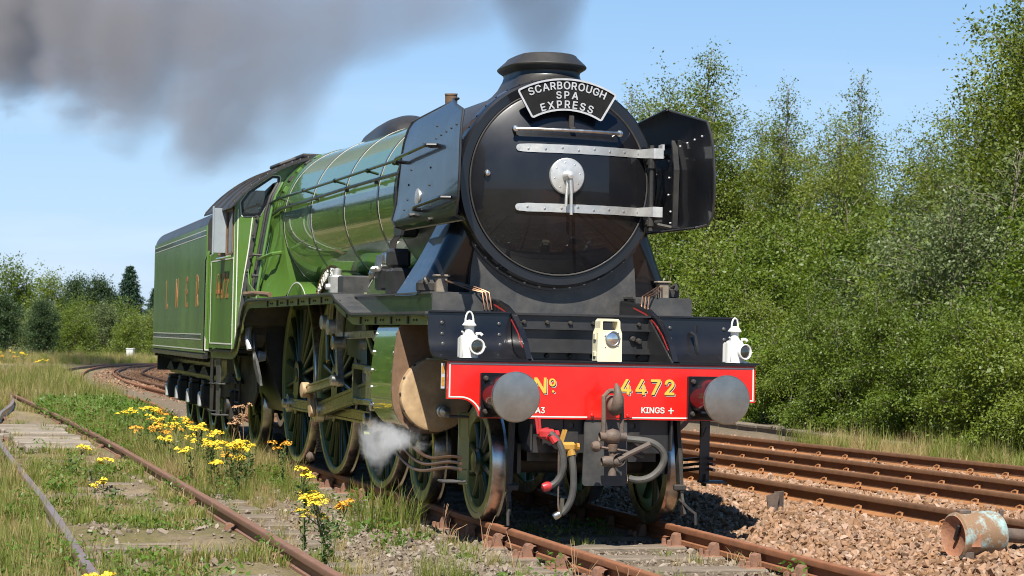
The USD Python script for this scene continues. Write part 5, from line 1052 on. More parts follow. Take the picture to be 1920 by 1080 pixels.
def hand_lamp(y, label, turn):
    o = (.755, y, 1.334); t = thing('hand_lamp', label, 'lamp', o, math.degrees(turn), 'white oil lamps on the buffer beam')
    b = MB().lathe([(0, .070), (.004, .076), (.165, .076), (.185, .068), (.195, .045), (.22, .034), (.26, .034), (.262, .050), (.268, .058), (.288, .044), (.305, .030), (.312, 0)], (-.02, -.012, 0), (0, 0, 1), 28)
    b.box((-.035, -.045, .09), (.12, .075, .17), .012)
    obj('body', b, 'white_paint', t, smooth=40)
    obj('lens_hood', MB().lathe([(.02, .058), (.075, .060), (.088, .066), (.092, .060), (.088, .052), (.080, .049)], (0, .018, .100), (1, 0, 0), 28), 'white_paint', t, smooth=30)
    obj('lens', MB().lathe([(.078, .050), (.088, .040), (.095, .022), (.097, 0)], (0, .018, .100), (1, 0, 0), 24), 'lens_glass', t, smooth=True)
    obj('handle', MB().tube([(-.02, -.012 + .034 * math.cos(a), .30 + (.075 * math.sin(a) if a >= 0 else 0)) for a in np.linspace(PI, 0, 14)], .0075, 8).tube([(-.02, -.046, .24), (-.02, -.046, .305)], .0075, 6).tube([(-.02, .022, .19), (-.02, .022, .305)], .0085, 6), 'white_paint', t)
    obj('catch', MB().tube([(.0, .04, .20), (.02, .065, .205), (.03, .082, .19)], .012, 8).tube([(-.01, -.06, .19), (0, -.075, .215), (.0, -.085, .218)], .007, 6).box((.085, .082, .098), (.012, .02, .008), .002), 'white_paint', t)
hand_lamp(-1.09, 'white oil lamp above the left end of the red buffer beam', .12)
hand_lamp(1.165, 'white oil lamp above the right end of the red buffer beam', .30)
t = thing('box_lamp', 'cream battery box lamp with a top handle standing mid-beam', 'lamp', (.75, .045, 1.334), 4)
bodyp = Polygon([(-.108, 0), (.108, 0), (.104, .23), (.088, .27), (.086, .325), (.070, .345), (-.070, .345), (-.086, .325), (-.088, .27), (-.104, .23)]).buffer(-.008).buffer(.008).difference(sbox(-.056, .262, .056, .318).buffer(.008))
obj('body', MB().plate(bodyp, 'yz', -.055, .055), 'cream_paint', t, smooth=25)
obj('lens_ring', MB().lathe([(.05, .064), (.064, .064), (.068, .056), (.062, .05)], (0, .02, .185), (1, 0, 0), 28), 'bright_steel', t)
obj('lens', MB().lathe([(.058, .052), (.066, .035), (.070, 0)], (0, .02, .185), (1, 0, 0), 24), 'lamp_reflector', t, smooth=True)
b = MB()
for y, z in ((-.045, .21), (.07, .13), (-.04, .12), (.085, .19), (.07, .235)): b.bolt((.055, y, z), (1, 0, 0), .007, .006)
obj('rivets', b, 'bright_steel', t, kind='stuff'); obj('hinge', MB().box((-.0, -.111, .2), (.05, .012, .05), .004).box((0, -.111, .06), (.05, .012, .04), .004), 'cream_paint', t)

# ================================================================ THINGS ON THE GROUND
hz_ = float(height(3.45, 1.93)); AX = np.array([-.12, .985, .03]); AX /= np.linalg.norm(AX)
t = thing('steel_drum', 'small rusty drum with flaking pale blue paint lying in the ballast', 'drum', (3.45, 1.93, hz_ - .03))
c0 = np.array([-.02, -.16, .165])
obj('drum_shell', MB().lathe([(-.012, .150), (0, .168), (.02, .172), (.05, .170), (.12, .174), (.30, .172), (.345, .160), (.36, .12), (.362, 0)], c0, AX, 40), 'drum_paint', t, smooth=35)
obj('drum_end', MB().lathe([(.03, 0), (.02, .05), (.012, .10), (-.004, .140), (-.014, .150), (0, .16)], c0, AX, 36), 'drum_rust', t, smooth=40)
obj('slot', MB().box(c0 + AX * .004 + np.array([.03, -.0, .03]), (.03, .03, .13), .008, ry=.5), 'coal', t)
obj('lug', MB().box(c0 + AX * .06 + np.array([.02, 0, .175]), (.07, .09, .035), .01), 'post_iron', t); obj('lug', MB().box(c0 + AX * .055 + np.array([.12, 0, -.125]), (.05, .07, .06), .01), 'post_iron', t)
obj('plate', MB().box(c0 + AX * .09 + np.array([.165, 0, -.02]), (.012, .075, .09), .003), 'drum_rust', t)
obj('pipe', MB().tube([c0 + AX * .36, c0 + AX * .8 + np.array([.0, 0, -.05])], .052, 12).box(c0 + AX * .39 + np.array([0, 0, .10]), (.03, .03, .15), .005), 'post_iron', t)
gz = float(height(-.35, 1.95)); t = thing('bent_post', 'short bent rusty steel stub standing in the ballast right of the buffer', 'post', (-.40, 1.97, gz), 0)
obj('flange', MB().plate(Polygon([(-.01, -.05), (.05, -.05), (.085, .20), (-.035, .165)]), 'yz', -.008, .008), 'post_iron', t)
obj('flange', MB().box((-.055, .105, .075), (.15, .012, .25), .003, rz=-.95), 'post_iron', t)
obj('web', MB().box((-.01, .055, .07), (.012, .05, .22), .002), 'post_iron', t)
t = thing('cabinet', 'pale grey lineside cabinet at the foot of the distant bushes', 'cabinet', (-108, 8.55, float(height(-108, 8.55)) - .02), 160)
obj('case', MB().box((0, 0, .30), (.45, .38, .58), .01), 'cabinet_grey', t); obj('lid', MB().box((0, 0, .61), (.50, .43, .05), .012), 'cabinet_grey', t); obj('door', MB().box((.228, 0, .30), (.012, .32, .48), .004), 'cabinet_grey', t); obj('plinth', MB().box((0, 0, .02), (.50, .42, .06), .005), 'sleeper_concrete', t)
t = thing('marker_post', 'short dark post beside the far curving rails', 'post', (-61.6, .55, float(height(-61.6, .55))))
obj('stake', MB().box((0, 0, .14), (.10, .10, .34), .01), 'dark_iron', t); obj('cap', MB().box((0, 0, .32), (.12, .12, .03), .008), 'dark_iron', t)
t = thing('cable_trough', 'low dark concrete cable trough along the foot of the thicket', 'trough', (-14, 9.1, float(height(-14, 9.1))), 0)
for k in range(18):
    x = -5.5 + k * 1.0 - 6; y = -.02 * 0 + .045 * (-x) ; z = float(height(-14 + x, 9.1 + y)) - float(height(-14, 9.1))
    obj('lid', MB().box((x, y, .09 + z), (.97, .34, .05), .008, rz=-.045), 'sleeper_wood', t); obj('channel', MB().box((x, y, .02 + z), (.99, .30, .10), .006, rz=-.045), 'sleeper_wood', t)
t = thing('timber', 'weathered grey timber lying across the siding between its rails', 'timber', (1.6, -3.55, float(height(1.6, -3.55)) + .03), 70)
obj('plank', MB().box((0, 0, 0), (1.2, .2, .07), .012), 'sleeper_wood', t); obj('splinter', MB().box((.42, .13, .0), (.34, .04, .04), .008, rz=.1), 'sleeper_wood', t)

t = thing('timber_deck', 'grey weathered timber planks filling the siding between its rails further back', 'timber', (-15, -3.2, float(height(-15, -3.2)) + .02), 0)
dr = np.random.default_rng(8)
for k in range(13):
    x = -3.6 + k * .52 + float(dr.uniform(-.04, .04)); obj('plank', MB().box((x, float(dr.uniform(-.08, .08)), .012 + float(dr.uniform(-.025, .015))), (float(dr.uniform(.36, .47)), float(dr.uniform(.85, 1.2)), .09), .014, rz=float(dr.uniform(-.05, .05)), ry=float(dr.uniform(-.03, .03))), ('old_timber', 'sleeper_wood', 'old_timber')[k % 3], t)
# ================================================================ VEGETATION
def leaf_cloud(c, d, size, r, aspect=.58, up=.75):
    """Small rhombic leaves: centres c, long axes near d."""
    n = len(c); d = d + r.normal(0, .55, (n, 3)); d /= np.linalg.norm(d, axis=1, keepdims=True)
    nn = r.normal(0, 1, (n, 3)) + [0, 0, up * 2]; s_ = np.cross(d, nn); s_ /= np.linalg.norm(s_, axis=1, keepdims=True) + 1e-9
    l = (size * r.uniform(.7, 1.25, n))[:, None]; w = l * aspect
    v = np.stack([c - d * l * .5, c + s_ * w * .5 - d * l * .08, c + d * l * .5, c - s_ * w * .5 - d * l * .08], 1).reshape(-1, 3)
    k = np.arange(n)[:, None] * 4
    return v, np.vstack([k + [0, 1, 2], k + [0, 2, 3]])
def make_tree(seed, H, prof, nb, nleaf, size, lo=.08, up=(.25, 1.0), droop=.25, twig=.16, trunk_r=.07, stems=1, spread=.0):
    r = np.random.default_rng(seed); tr = MB(); C, D = [], []
    bases = [np.array([0, 0, 0.])] if stems == 1 else [np.array([spread * math.cos(a), spread * math.sin(a), 0]) for a in np.linspace(0, 2 * PI, stems, endpoint=False) + r.uniform(0, 6)]
    per = nb // len(bases); lengths, rec = [], []
    for bi, b0 in enumerate(bases):
        h = H * (1 if bi == 0 else r.uniform(.72, .98)); lean = b0 * r.uniform(.2, 1.2) + r.normal(0, .03 * H, 3) * [1, 1, 0]
        P = np.array([b0 * .3 + lean * t + np.array([.02 * H * math.sin(3 * t + seed), .02 * H * math.cos(4 * t + seed), h * t]) for t in np.linspace(0, 1, 9)])
        tr.tube(P, np.linspace(trunk_r, .006, 9), 6)
        for i in range(per):
            t = lo + (1 - lo) * ((i + r.uniform(0, 1)) / per) ** .85; t = min(t, .995); q = t * 8; i0 = int(min(q, 7)); S = P[i0] * (1 - (q - i0)) + P[i0 + 1] * (q - i0)
            az = i * 2.399 + r.uniform(-.5, .5); Ln = prof(t) * H * r.uniform(.55, 1.2) / (1 if stems == 1 else 1.15); el = up[0] + (up[1] - up[0]) * t + r.normal(0, .15)
            dv = np.array([math.cos(az) * math.cos(el), math.sin(az) * math.cos(el), math.sin(el)])
            T_ = np.linspace(0, 1, 5)[:, None]; B = S + dv * Ln * T_ - np.array([0, 0, droop * Ln]) * T_ ** 2.2 + np.cumsum(r.normal(0, .025 * Ln, (5, 3)), 0)
            if Ln > .25: tr.tube(B, np.linspace(max(trunk_r * .35 * (1 - t * .7), .008), .004, 5), 4, caps=False)
            rec.append((B, Ln)); lengths.append(max(Ln, .15) ** 1.25 * (1 - .72 * max(0, t - .55) / .45))
    lengths = np.array(lengths); cnt = np.maximum((nleaf * lengths / lengths.sum()).astype(int), 8)
    for (B, Ln), n in zip(rec, cnt):
        ntw = max(3, int(n / 26)); ts = r.uniform(.22, 1.0, ntw) ** .8 * 4; i0 = np.minimum(ts.astype(int), 3); f = (ts - i0)[:, None]; tw = B[i0] * (1 - f) + B[i0 + 1] * f
        tw = tw + r.normal(0, twig * .9, (ntw, 3)) * min(1, Ln + .25)
        k = r.integers(0, ntw, n); out = r.normal(0, 1, (n, 3)) * twig * np.array([1, 1, .85]) * r.uniform(.3, 1.1, (n, 1))
        c = tw[k] + out; dd = out / (np.linalg.norm(out, axis=1, keepdims=True) + 1e-6) + (B[-1] - B[0]) / max(Ln, .1) * .5 + [0, 0, -.5]
        C.append(c); D.append(dd)
    C, D = np.vstack(C), np.vstack(D); C[:, 2] = np.maximum(C[:, 2], .03)
    return tr.get(), leaf_cloud(C, D, size, r)
def conifer(seed, H, R, n):
    r = np.random.default_rng(seed); tr = MB().tube([(0, 0, 0), (0, 0, H)], [.12, .02], 6); C, D = [], []
    z = .04; 
    while z < .98:
        Lr = R * (1 - z) ** .85 * r.uniform(.8, 1.15) + .05
        for a in np.arange(0, 2 * PI, .55) + r.uniform(0, 6):
            L_ = Lr * r.uniform(.75, 1.2); m = int(14 + 60 * L_ / R); t = r.uniform(.1, 1, m) ** .7
            c = np.stack([np.cos(a) * t * L_, np.sin(a) * t * L_, H * z + .28 * t * L_ - .45 * t ** 2 * L_], 1) + r.normal(0, .10, (m, 3)) * [1, 1, .5]
            C.append(c); D.append(np.stack([np.cos(a) + 0 * t, np.sin(a) + 0 * t, -.3 + 0 * t], 1))
        z += .028
    C, D = np.vstack(C), np.vstack(D)
    return tr.get(), leaf_cloud(C, D, n, r, .4)

P_bush = lambda t: .40 * (max(0, 1 - ((t - .42) / .60) ** 2)) ** .6 + .03
P_birch = lambda t: .26 * (1 - t) ** .75 * (min(1, .35 + t * 2.2)) + .035
P_broad = lambda t: .33 * (max(0, 1 - ((t - .45) / .58) ** 2)) ** .55 + .04
P_dome = lambda t: .62 * (max(0, 1 - t ** 2)) ** .5 + .05
KINDS = {
    'birch_tree': [(make_tree(1, 7.5, P_birch, 78, 30000, .066, up=(.35, 1.15), twig=.17), 'leaf_birch'), (make_tree(2, 7.0, P_broad, 84, 37000, .070, up=(.25, 1.1), twig=.19, stems=2, spread=.25), 'leaf_birch'), (make_tree(3, 8.0, P_birch, 90, 17000, .064, lo=.2, up=(.5, 1.2), twig=.14), 'leaf_birch')],
    'shrub': [(make_tree(4, 3.2, P_dome, 64, 25000, .082, lo=.03, up=(-.1, 1.1), twig=.16, stems=4, spread=.35, trunk_r=.035), 'leaf_shrub'), (make_tree(5, 3.6, P_bush, 66, 25000, .062, lo=.03, up=(0, 1.1), twig=.15, stems=3, spread=.3, trunk_r=.035), 'leaf_shrub'), (make_tree(6, 1.5, P_dome, 60, 6500, .085, lo=.03, up=(-.1, 1.1), twig=.14, stems=4, spread=.25, trunk_r=.02), 'leaf_bright'), (make_tree(7, 4.2, P_bush, 130, 26000, .060, lo=.03, up=(.1, 1.15), twig=.17, stems=3, spread=.4, trunk_r=.04, droop=.35), 'leaf_willow')],
    'distant_tree': [(make_tree(8, 5.0, P_dome, 120, 15000, .16, lo=.03, up=(0, 1.1), twig=.30, stems=3, spread=.5), 'leaf_shrub'), (make_tree(9, 5.0, P_broad, 110, 13000, .17, lo=.1, up=(.2, 1.1), twig=.30), 'leaf_dark'), (make_tree(10, 5.0, P_dome, 120, 15000, .16, lo=.03, up=(0, 1.1), twig=.28, stems=4, spread=.6), 'leaf_willow')],
    'conifer': [(conifer(11, 7.0, 2.5, .22), 'leaf_conifer')],
}
CLASSES = {}
for kn, lst in KINDS.items():
    for i, ((tr, lf), m) in enumerate(lst):
        cp_ = stage.CreateClassPrim(f'/World/class_{kn}_{i}'); usdkit.mesh(stage, f'{cp_.GetPath()}/trunk', tr, MAT['bark'], smooth=True); usdkit.mesh(stage, f'{cp_.GetPath()}/crown', lf, MAT[m]); CLASSES[kn, i] = cp_.GetPath()
def plant(kn, i, x, y, s, label, group, sz=None, z=None, name=None):
    t = thing(name or kn, label, 'conifer' if kn == 'conifer' else 'shrub' if kn == 'shrub' else 'tree', (x, y, (float(height(x, y)) - .05) if z is None else z), float(rng.uniform(0, 360)), group, (s, s, s * (sz or 1)))
    t.GetReferences().AddInternalReference(CLASSES[kn, i]); t.SetInstanceable(True); return t
GB = 'leafy birches of the dense thicket beside the right-hand tracks'; LB = 'leafy green birch in the dense trackside thicket'
GS = 'shrubs along the foot of the thicket beside the right-hand tracks'; LS_ = 'dense green shrub at the foot of the thicket'
# singled-out trees
plant('birch_tree', 0, -42, 17.3, 1.30, 'tall pointed birch rising above the thicket just right of the smoke deflector', None)
plant('birch_tree', 2, -45, 16.3, 1.18, 'thin sparse birch with open wispy twigs behind the smoke deflector', None, .95)
plant('birch_tree', 1, -12.5, 15.2, 1.18, 'largest leafy birch filling the upper right corner', None)
plant('birch_tree', 0, -16.5, 14.0, .98, 'leaning birch whose twigs reach left into the sky near the right corner', None)
plant('birch_tree', 2, -36, 16.7, 1.0, 'slim birch with a narrow leading top in the middle of the thicket', None)
plant('shrub', 2, -22.5, 10.6, 1.05, 'low bright yellow-green bush beside the rails behind the right buffer', None)
plant('shrub', 2, -25.5, 10.9, 1.0, 'second bright yellow-green bush half hidden behind the right buffer', None)
plant('shrub', 3, -15.0, 11.6, 1.10, 'grey-green arching willow shrub in front of the thicket right of the red beam', None)
plant('shrub', 3, -19.0, 12.6, 1.02, 'rounded grey-green willow shrub leaning out beside the right-hand lamp', None)
for (x, y, s, i) in ((-33, 13.0, .75, 0), (-30.3, 12.2, .7, 1), (-27.6, 11.6, .72, 0), (-24.0, 11.6, .7, 1), (-20.3, 10.6, .55, 0), (-18.0, 10.3, .62, 1), (-16.2, 9.9, .58, 0), (-14.5, 9.9, .66, 1), (-12.9, 9.8, .6, 0), (-11.2, 9.5, .62, 1), (-9.6, 9.3, .6, 0), (-8.0, 9.2, .6, 1), (-6.6, 9.0, .6, 0)):
    plant('shrub', i, x, y, s, 'low green shrub nearest the rails, in front of the thicket', 'low shrubs nearest the right-hand rails')
def where(x): return 'behind the left smoke deflector' if x < -41 else 'in the middle of the photograph' if x < -26 else 'above the right-hand lamp' if x < -19 else 'towards the right edge'
for (x, y, s, i) in ((-44.5, 17.4, 1.12, 1), (-40.6, 17.0, 1.02, 1), (-17.4, 14.8, 1.0, 1), (-50, 19, 1.1, 1), (-47, 21, 1.0, 0), (-39.5, 18.8, .90, 1), (-37.5, 20, .95, 2), (-33.5, 17.6, .86, 1), (-31, 17.2, .66, 0), (-29.2, 18.6, .60, 2), (-27.5, 16.8, .72, 1), (-25.0, 17.2, .84, 1), (-22.5, 16.6, .92, 0), (-20.0, 15.8, .95, 1), (-18.2, 17.5, 1.06, 0), (-14.8, 16.8, 1.12, 1), (-10.2, 13.2, 1.08, 1), (-9.0, 16.5, 1.2, 0), (-6.0, 12.8, 1.1, 1), (-55, 20, 1.0, 0), (-60, 20, 1.0, 1), (-35.5, 22, .9, 1), (-43, 22, .95, 1)):
    plant('birch_tree', i, x, y, s * (1.12 if x < -26 else 1.14 if x < -17 else 1.02), LB + ' ' + where(x), GB + ' ' + where(x))
for (x, y, s, i) in ((-44, 15.2, 1.15, 0), (-40, 15.0, 1.15, 1), (-37, 14.6, 1.2, 0), (-34, 14.8, 1.15, 1), (-31.5, 14.0, 1.15, 0), (-29, 14.2, 1.2, 1), (-27, 13.2, 1.1, 0), (-24.5, 13.6, 1.15, 1), (-22.2, 13.0, 1.1, 0), (-17.0, 12.2, 1.05, 0), (-13.0, 12.2, 1.15, 1), (-11.3, 11.2, .95, 0), (-9.2, 11.0, 1.05, 1), (-7.3, 10.6, 1.0, 0), (-5.0, 10.4, 1.1, 1), (-3, 10.6, 1.1, 0), (-48, 16, 1.2, 0), (-53, 17, 1.2, 1), (-20.8, 11.6, .72, 1), (-18.4, 11.0, .55, 0), (-16.3, 10.8, .6, 1), (-13.3, 10.5, .62, 0), (-10.9, 10.0, .6, 1)):
    plant('shrub', i, x, y, s, LS_.replace(' right-hand', '') + ' ' + where(x), GS + ' ' + where(x))
# far left, beyond the curve
GF = 'rounded bushes beyond the curve of the tracks'; LF = 'rounded leafy bush in the bank beyond the far curve of the tracks'
for (x, y, s, i) in ((-118, 6.4, .78, 0), (-122, 8.4, .86, 2), (-116, 9.3, .70, 0), (-120, 11.5, .66, 0), (-128, 10.0, .92, 0), (-112, 12.2, .52, 2), (-124, 13.2, .60, 2), (-128, 5.0, .88, 2), (-132, 7.4, .98, 0), (-108, 14.0, .45, 0), (-118, 15, .52, 0), (-126, 17, .62, 2), (-115, 18, .5, 0), (-135, 13, .75, 2)):
    plant('distant_tree', i, x, y, s * .72, LF, GF)
plant('distant_tree', 1, -105, 3.4, .55, 'dark green tree at the left edge of the photograph', None, 1.1)
plant('distant_tree', 1, -110, 1.6, .6, 'dark shaded tree cut by the left edge of the photograph', None, 1.1)
plant('distant_tree', 0, -170, 9.6, 1.15, 'paler hazy tree behind the left-hand bushes', None)
plant('distant_tree', 0, -180, 7.0, 1.40, 'tall hazy tree at the far left skyline', None)
plant('distant_tree', 1, -165, 12.2, 1.0, 'dark flat-topped tree on the skyline above the rounded bushes', None, 1.05)
plant('distant_tree', 1, -168, 10.9, .98, 'second dark tree on the skyline left of the rounded bush top', None, 1.1)
plant('conifer', 0, -172, 15.6, 1.0, 'tallest pointed dark conifer left of the tender', None)
plant('conifer', 0, -172, 13.9, .72, 'smaller conifer left of the tallest one', None)
plant('conifer', 0, -165, 16.9, .72, 'dark conifer touching the left edge of the tender', None)
def off(n, pts, sc, i2, label, group):   # bushes that go on to the left of the picture, seen in the paintwork
    p = np.array(pts, float); t = np.linspace(0, 1, n); d = np.r_[0, np.cumsum(np.hypot(*np.diff(p, axis=0).T))]; d /= d[-1]
    for k, u_ in enumerate(t): plant('distant_tree', i2[k % len(i2)], float(np.interp(u_, d, p[:, 0]) + rng.uniform(-1, 1)), float(np.interp(u_, d, p[:, 1]) + rng.uniform(-1, 1)), sc * float(rng.uniform(.8, 1.2)), label, group)
off(22, [(16, -19), (-70, -19)], 1.45, (0, 2, 1), 'bush of the hedge along the near side of the sidings', 'hedge bushes along the near side of the sidings')
off(18, [(-66, -22), (-118, -24), (-142, -22), (-140, -8)], 1.75, (0, 1, 2), 'tree beyond the left edge where the sidings curve away', 'trees beyond the left edge')

# ---- grass, weeds
def tuft(seed, n, h, spread, lean, w, droop=.35):
    r = np.random.default_rng(seed); V, F = [], []
    for k in range(n):
        a = r.uniform(0, 2 * PI); b0 = np.array([math.cos(a), math.sin(a), 0]) * spread * r.uniform(0, 1) ** .5; az = a + r.normal(0, .8); L_ = h * r.uniform(.45, 1.1); le = lean * r.uniform(.2, 1.3)
        d = np.array([math.cos(az), math.sin(az), 0]); sd = np.array([-d[1], d[0], 0]); ww = w * r.uniform(.6, 1.3)
        p1 = b0 + d * L_ * le * .35 + [0, 0, L_ * .55]; p2 = b0 + d * L_ * le * (.35 + droop + .5 * le) + [0, 0, L_ * (1 - .35 * le)]
        o = len(V) ; V += [b0 - sd * ww / 2, b0 + sd * ww / 2, p1 - sd * ww * .4, p1 + sd * ww * .4, p2]; F += [[o, o + 1, o + 3], [o, o + 3, o + 2], [o + 2, o + 3, o + 4]]
    return np.array(V), np.array(F)
def rosette(seed, n, rad, hgt, size):
    r = np.random.default_rng(seed); a = r.uniform(0, 2 * PI, n); q = rad * r.uniform(.05, 1, n) ** .6
    c = np.stack([np.cos(a) * q, np.sin(a) * q, hgt * r.uniform(.1, 1, n) * (1 - .4 * q / rad)], 1); d = np.stack([np.cos(a), np.sin(a), r.uniform(-.2, .9, n)], 1)
    return leaf_cloud(c, d, size, r, .5, .9)
def free_of_rails(x, y):
    k = np.ones(len(x), bool)
    for l in (R_LOCO_N, R_LOCO_F, R_S1, R_S2):
        dd = np.abs(y - yline(l, x)); k &= (dd > .075) | (x < np.array(l)[:, 0].min())
    return k
def patch(x, y, f=.8, seed=31): return meshkit.fbm(np.stack([x * f, y * f * 1.4, 0 * x], -1), 4, seed)
def strip_keep(x, y):
    a = ss(.02, .3, y - yline(R_S1, x)) * (1 - ss(-.75, -.25, y - yline(R_LOCO_N, x)))
    return a * (1 - ss(-8.5, -2.5, x + (patch(x, y) - .5) * 6) * .96)
def four_keep(x, y):
    a = ss(.04, .2, y - yline(R_S2, x)) * (1 - ss(-.16, -.04, y - yline(R_S1, x)))
    return a * ss(.48, .66, patch(x, y, 1.1, 51)) * .62 * (1 - ss(-19, -17.5, x) * (1 - ss(-12, -11, x)) * .55)
def left_keep(x, y): return (y < yline(R_S2, x) - .08) * (.25 + .75 * ss(.38, .6, patch(x, y, .7, 61)))
def gather(jobs):
    X, Y = [], []
    for x0, x1, y0, y1, n, kf in jobs:
        a, b = scatter(x0, x1, y0, y1, n, kf); X.append(a); Y.append(b)
    X, Y = np.concatenate(X), np.concatenate(Y); k = free_of_rails(X, Y); return X[k], Y[k]
# long grass
X, Y = gather([(-13, 7, -2.75, -1.0, 5200, strip_keep), (-30, -13, -2.5, -.3, 5200, strip_keep), (-60, -30, -2.4, .2, 3000, strip_keep), (-13, 8, -8, -4.1, 6800, left_keep), (-45, -13, -9, -2.6, 6000, left_keep), (-110, -40, -9, 9, 6000, lambda x, y: (y < yline(R_CROSS, np.clip(x, -60, -45)) - .2) | (x < -88)), (-12.5, -4, 7.2, 8.9, 420, lambda x, y: ss(.5, 1.0, y - yline(R_C2, x)))])
n = len(X); dry = (rng.uniform(0, 1, n) < .40 + .5 * ss(.5, .65, patch(X, Y, .45, 71)))
idx = np.where(dry, 3 + rng.integers(0, 2, n), rng.integers(0, 3, n)); sc = rng.uniform(.55, 1.15, n) * np.where(X < -30, 1.5, 1) * np.where(Y < -3.9, .85, 1) * np.where((Y > -2.8) & (Y < 0) & (X > -6), .55, 1)
instancer('grass', 'long green and straw-coloured grass between and beside the sidings', 'grass', [('tuft', tuft(1, 42, .34, .09, .35, .0065), 'grass_green'), ('tuft', tuft(2, 36, .42, .11, .45, .0065), 'grass_green'), ('tuft', tuft(3, 40, .26, .10, .55, .007), 'grass_green'), ('tuft', tuft(4, 34, .40, .10, .40, .005), 'grass_dry'), ('tuft', tuft(5, 30, .28, .11, .6, .006), 'grass_dry')],
          np.stack([X, Y, height(X, Y) - .01], 1), idx, rquat(n, True, .10), np.stack([sc, sc, sc * rng.uniform(.8, 1.2, n)], 1))
# short turf in the four-foot and edges
X, Y = gather([(-16, 8, -4.4, -2.6, 5200, four_keep), (-36, -16, -4.0, -2.4, 2500, four_keep), (-13, 8, -7.5, -4.1, 5000, left_keep), (-2.5, 7, -2.7, -1.1, 420, lambda x, y: ss(.55, .68, patch(x, y, 1.2, 81))), (-2, 7, -.6, .7, 60, lambda x, y: .7)])
n = len(X); dry = rng.uniform(0, 1, n) < .42; idx = np.where(dry, 2, rng.integers(0, 2, n)); sc = rng.uniform(.6, 1.3, n)
instancer('short_grass', 'short patchy turf growing over the siding sleepers', 'grass', [('tuft', tuft(11, 36, .11, .09, .6, .006), 'grass_green'), ('tuft', tuft(12, 30, .15, .08, .5, .006), 'grass_green'), ('tuft', tuft(13, 26, .13, .09, .7, .005), 'grass_dry')],
          np.stack([X, Y, height(X, Y) - .005], 1), idx, rquat(n, True, .1), np.stack([sc] * 3, 1))
# broad-leaved weeds
X, Y = gather([(-14, 7, -2.7, -1.2, 700, lambda x, y: strip_keep(x, y) * .6), (-28, -14, -2.5, -.8, 900, strip_keep), (-14, 8, -4.3, -2.6, 520, lambda x, y: four_keep(x, y) * .7), (-14, 8, -7.5, -4.1, 1500, lambda x, y: left_keep(x, y) * ss(.45, .6, patch(x, y, .9, 91))), (-40, -14, -8, -4, 700, left_keep), (-3, 6.5, -2.6, -1.0, 16, lambda x, y: 1), (-2, 6, -.5, .6, 4, lambda x, y: 1)])
n = len(X); far_ = (X < -13); idx = np.where(far_ & (rng.uniform(0, 1, n) < .5), 2, rng.integers(0, 2, n)); sc = rng.uniform(.6, 1.3, n) * np.where(far_, 1.5, 1)
instancer('weeds', 'low broad-leaved weeds scattered among the siding grass', 'weeds', [('weed', rosette(1, 70, .15, .12, .042), 'weed_leaf'), ('weed', rosette(2, 80, .14, .22, .034), 'weed_leaf'), ('weed', rosette(3, 110, .20, .28, .036), 'weed_leaf')],
          np.stack([X, Y, height(X, Y)], 1), idx, rquat(n, True, .1), np.stack([sc] * 3, 1))

# ---- ragwort and the dried umbel
def ragwort(x, y, h, heads, label, group=None, m='petal_yellow', spread=.16, kind='yellow', name='ragwort'):
    z = float(height(x, y)); r = np.random.default_rng(int((x * 31 + y * 17) * 100) % 100000)
    t = thing(name, label, 'flowering plant', (x, y, z), 0, group)
    heads = int(heads * 1.3); ns = max(1, heads // 4); tops = []
    for k in range(ns):
        a = r.uniform(0, 2 * PI); p = np.array([math.cos(a), math.sin(a), 0]) * spread * r.uniform(.1, .9); hh = h * r.uniform(.72, 1.0) if k else h
        mid = p * .4 + [0, 0, hh * .55]; top = p + [0, 0, hh * .9]; st_ = MB().tube([p * .1, mid, top], [.006, .005, .004], 5, caps=False)
        for j in range(4):
            q = top + np.array([r.normal(0, .055), r.normal(0, .055), hh * .1 + r.uniform(-.05, .02)]); tops.append(q); st_.tube([mid * .35 + top * .65, q], [.0035, .0025], 4, caps=False)
        obj('stem', st_, 'stem_green' if kind == 'yellow' else 'stem_dry', t, smooth=True)
    if kind == 'yellow':
        c, d = [], []
        for k in range(int(50 * ns)): 
            q = r.uniform(.05, .85); a = r.uniform(0, 2 * PI); rr = spread * r.uniform(.1, .9); c.append((math.cos(a) * rr * q, math.sin(a) * rr * q, q * h)); d.append((math.cos(a), math.sin(a), .4))
        obj('leaves', leaf_cloud(np.array(c), np.array(d), .055, r, .35), 'weed_dark', t, smooth=False, kind='stuff')
    for q in tops[:heads + 4]:
        b = MB(); nf = int(r.integers(24, 44)); rad = r.uniform(.03, .062)
        for k in range(nf):
            a = r.uniform(0, 2 * PI); u_ = rad * math.sqrt(r.uniform(0, 1)); c = q + np.array([math.cos(a) * u_, math.sin(a) * u_, .018 * (1 - (u_ / rad) ** 2) + r.normal(0, .006)])
            rr = r.uniform(.008, .014); n_ = np.array([math.cos(a) * .4, math.sin(a) * .4, 1]) + r.normal(0, .25, 3); n_ /= np.linalg.norm(n_); e = np.cross(n_, [1, 0, 0]); e /= np.linalg.norm(e); f = np.cross(n_, e); an = np.arange(6) * PI / 3
            v = np.vstack([c + n_ * .004, c + rr * (np.cos(an)[:, None] * e + np.sin(an)[:, None] * f)]); b.add(v, np.array([[0, i + 1, (i + 1) % 6 + 1] for i in range(6)]))
        obj('flower_head', b, m if kind == 'yellow' else 'seed_head', t, smooth=False, kind='stuff')
G_R = 'clumps of yellow ragwort between the siding and the locomotive'
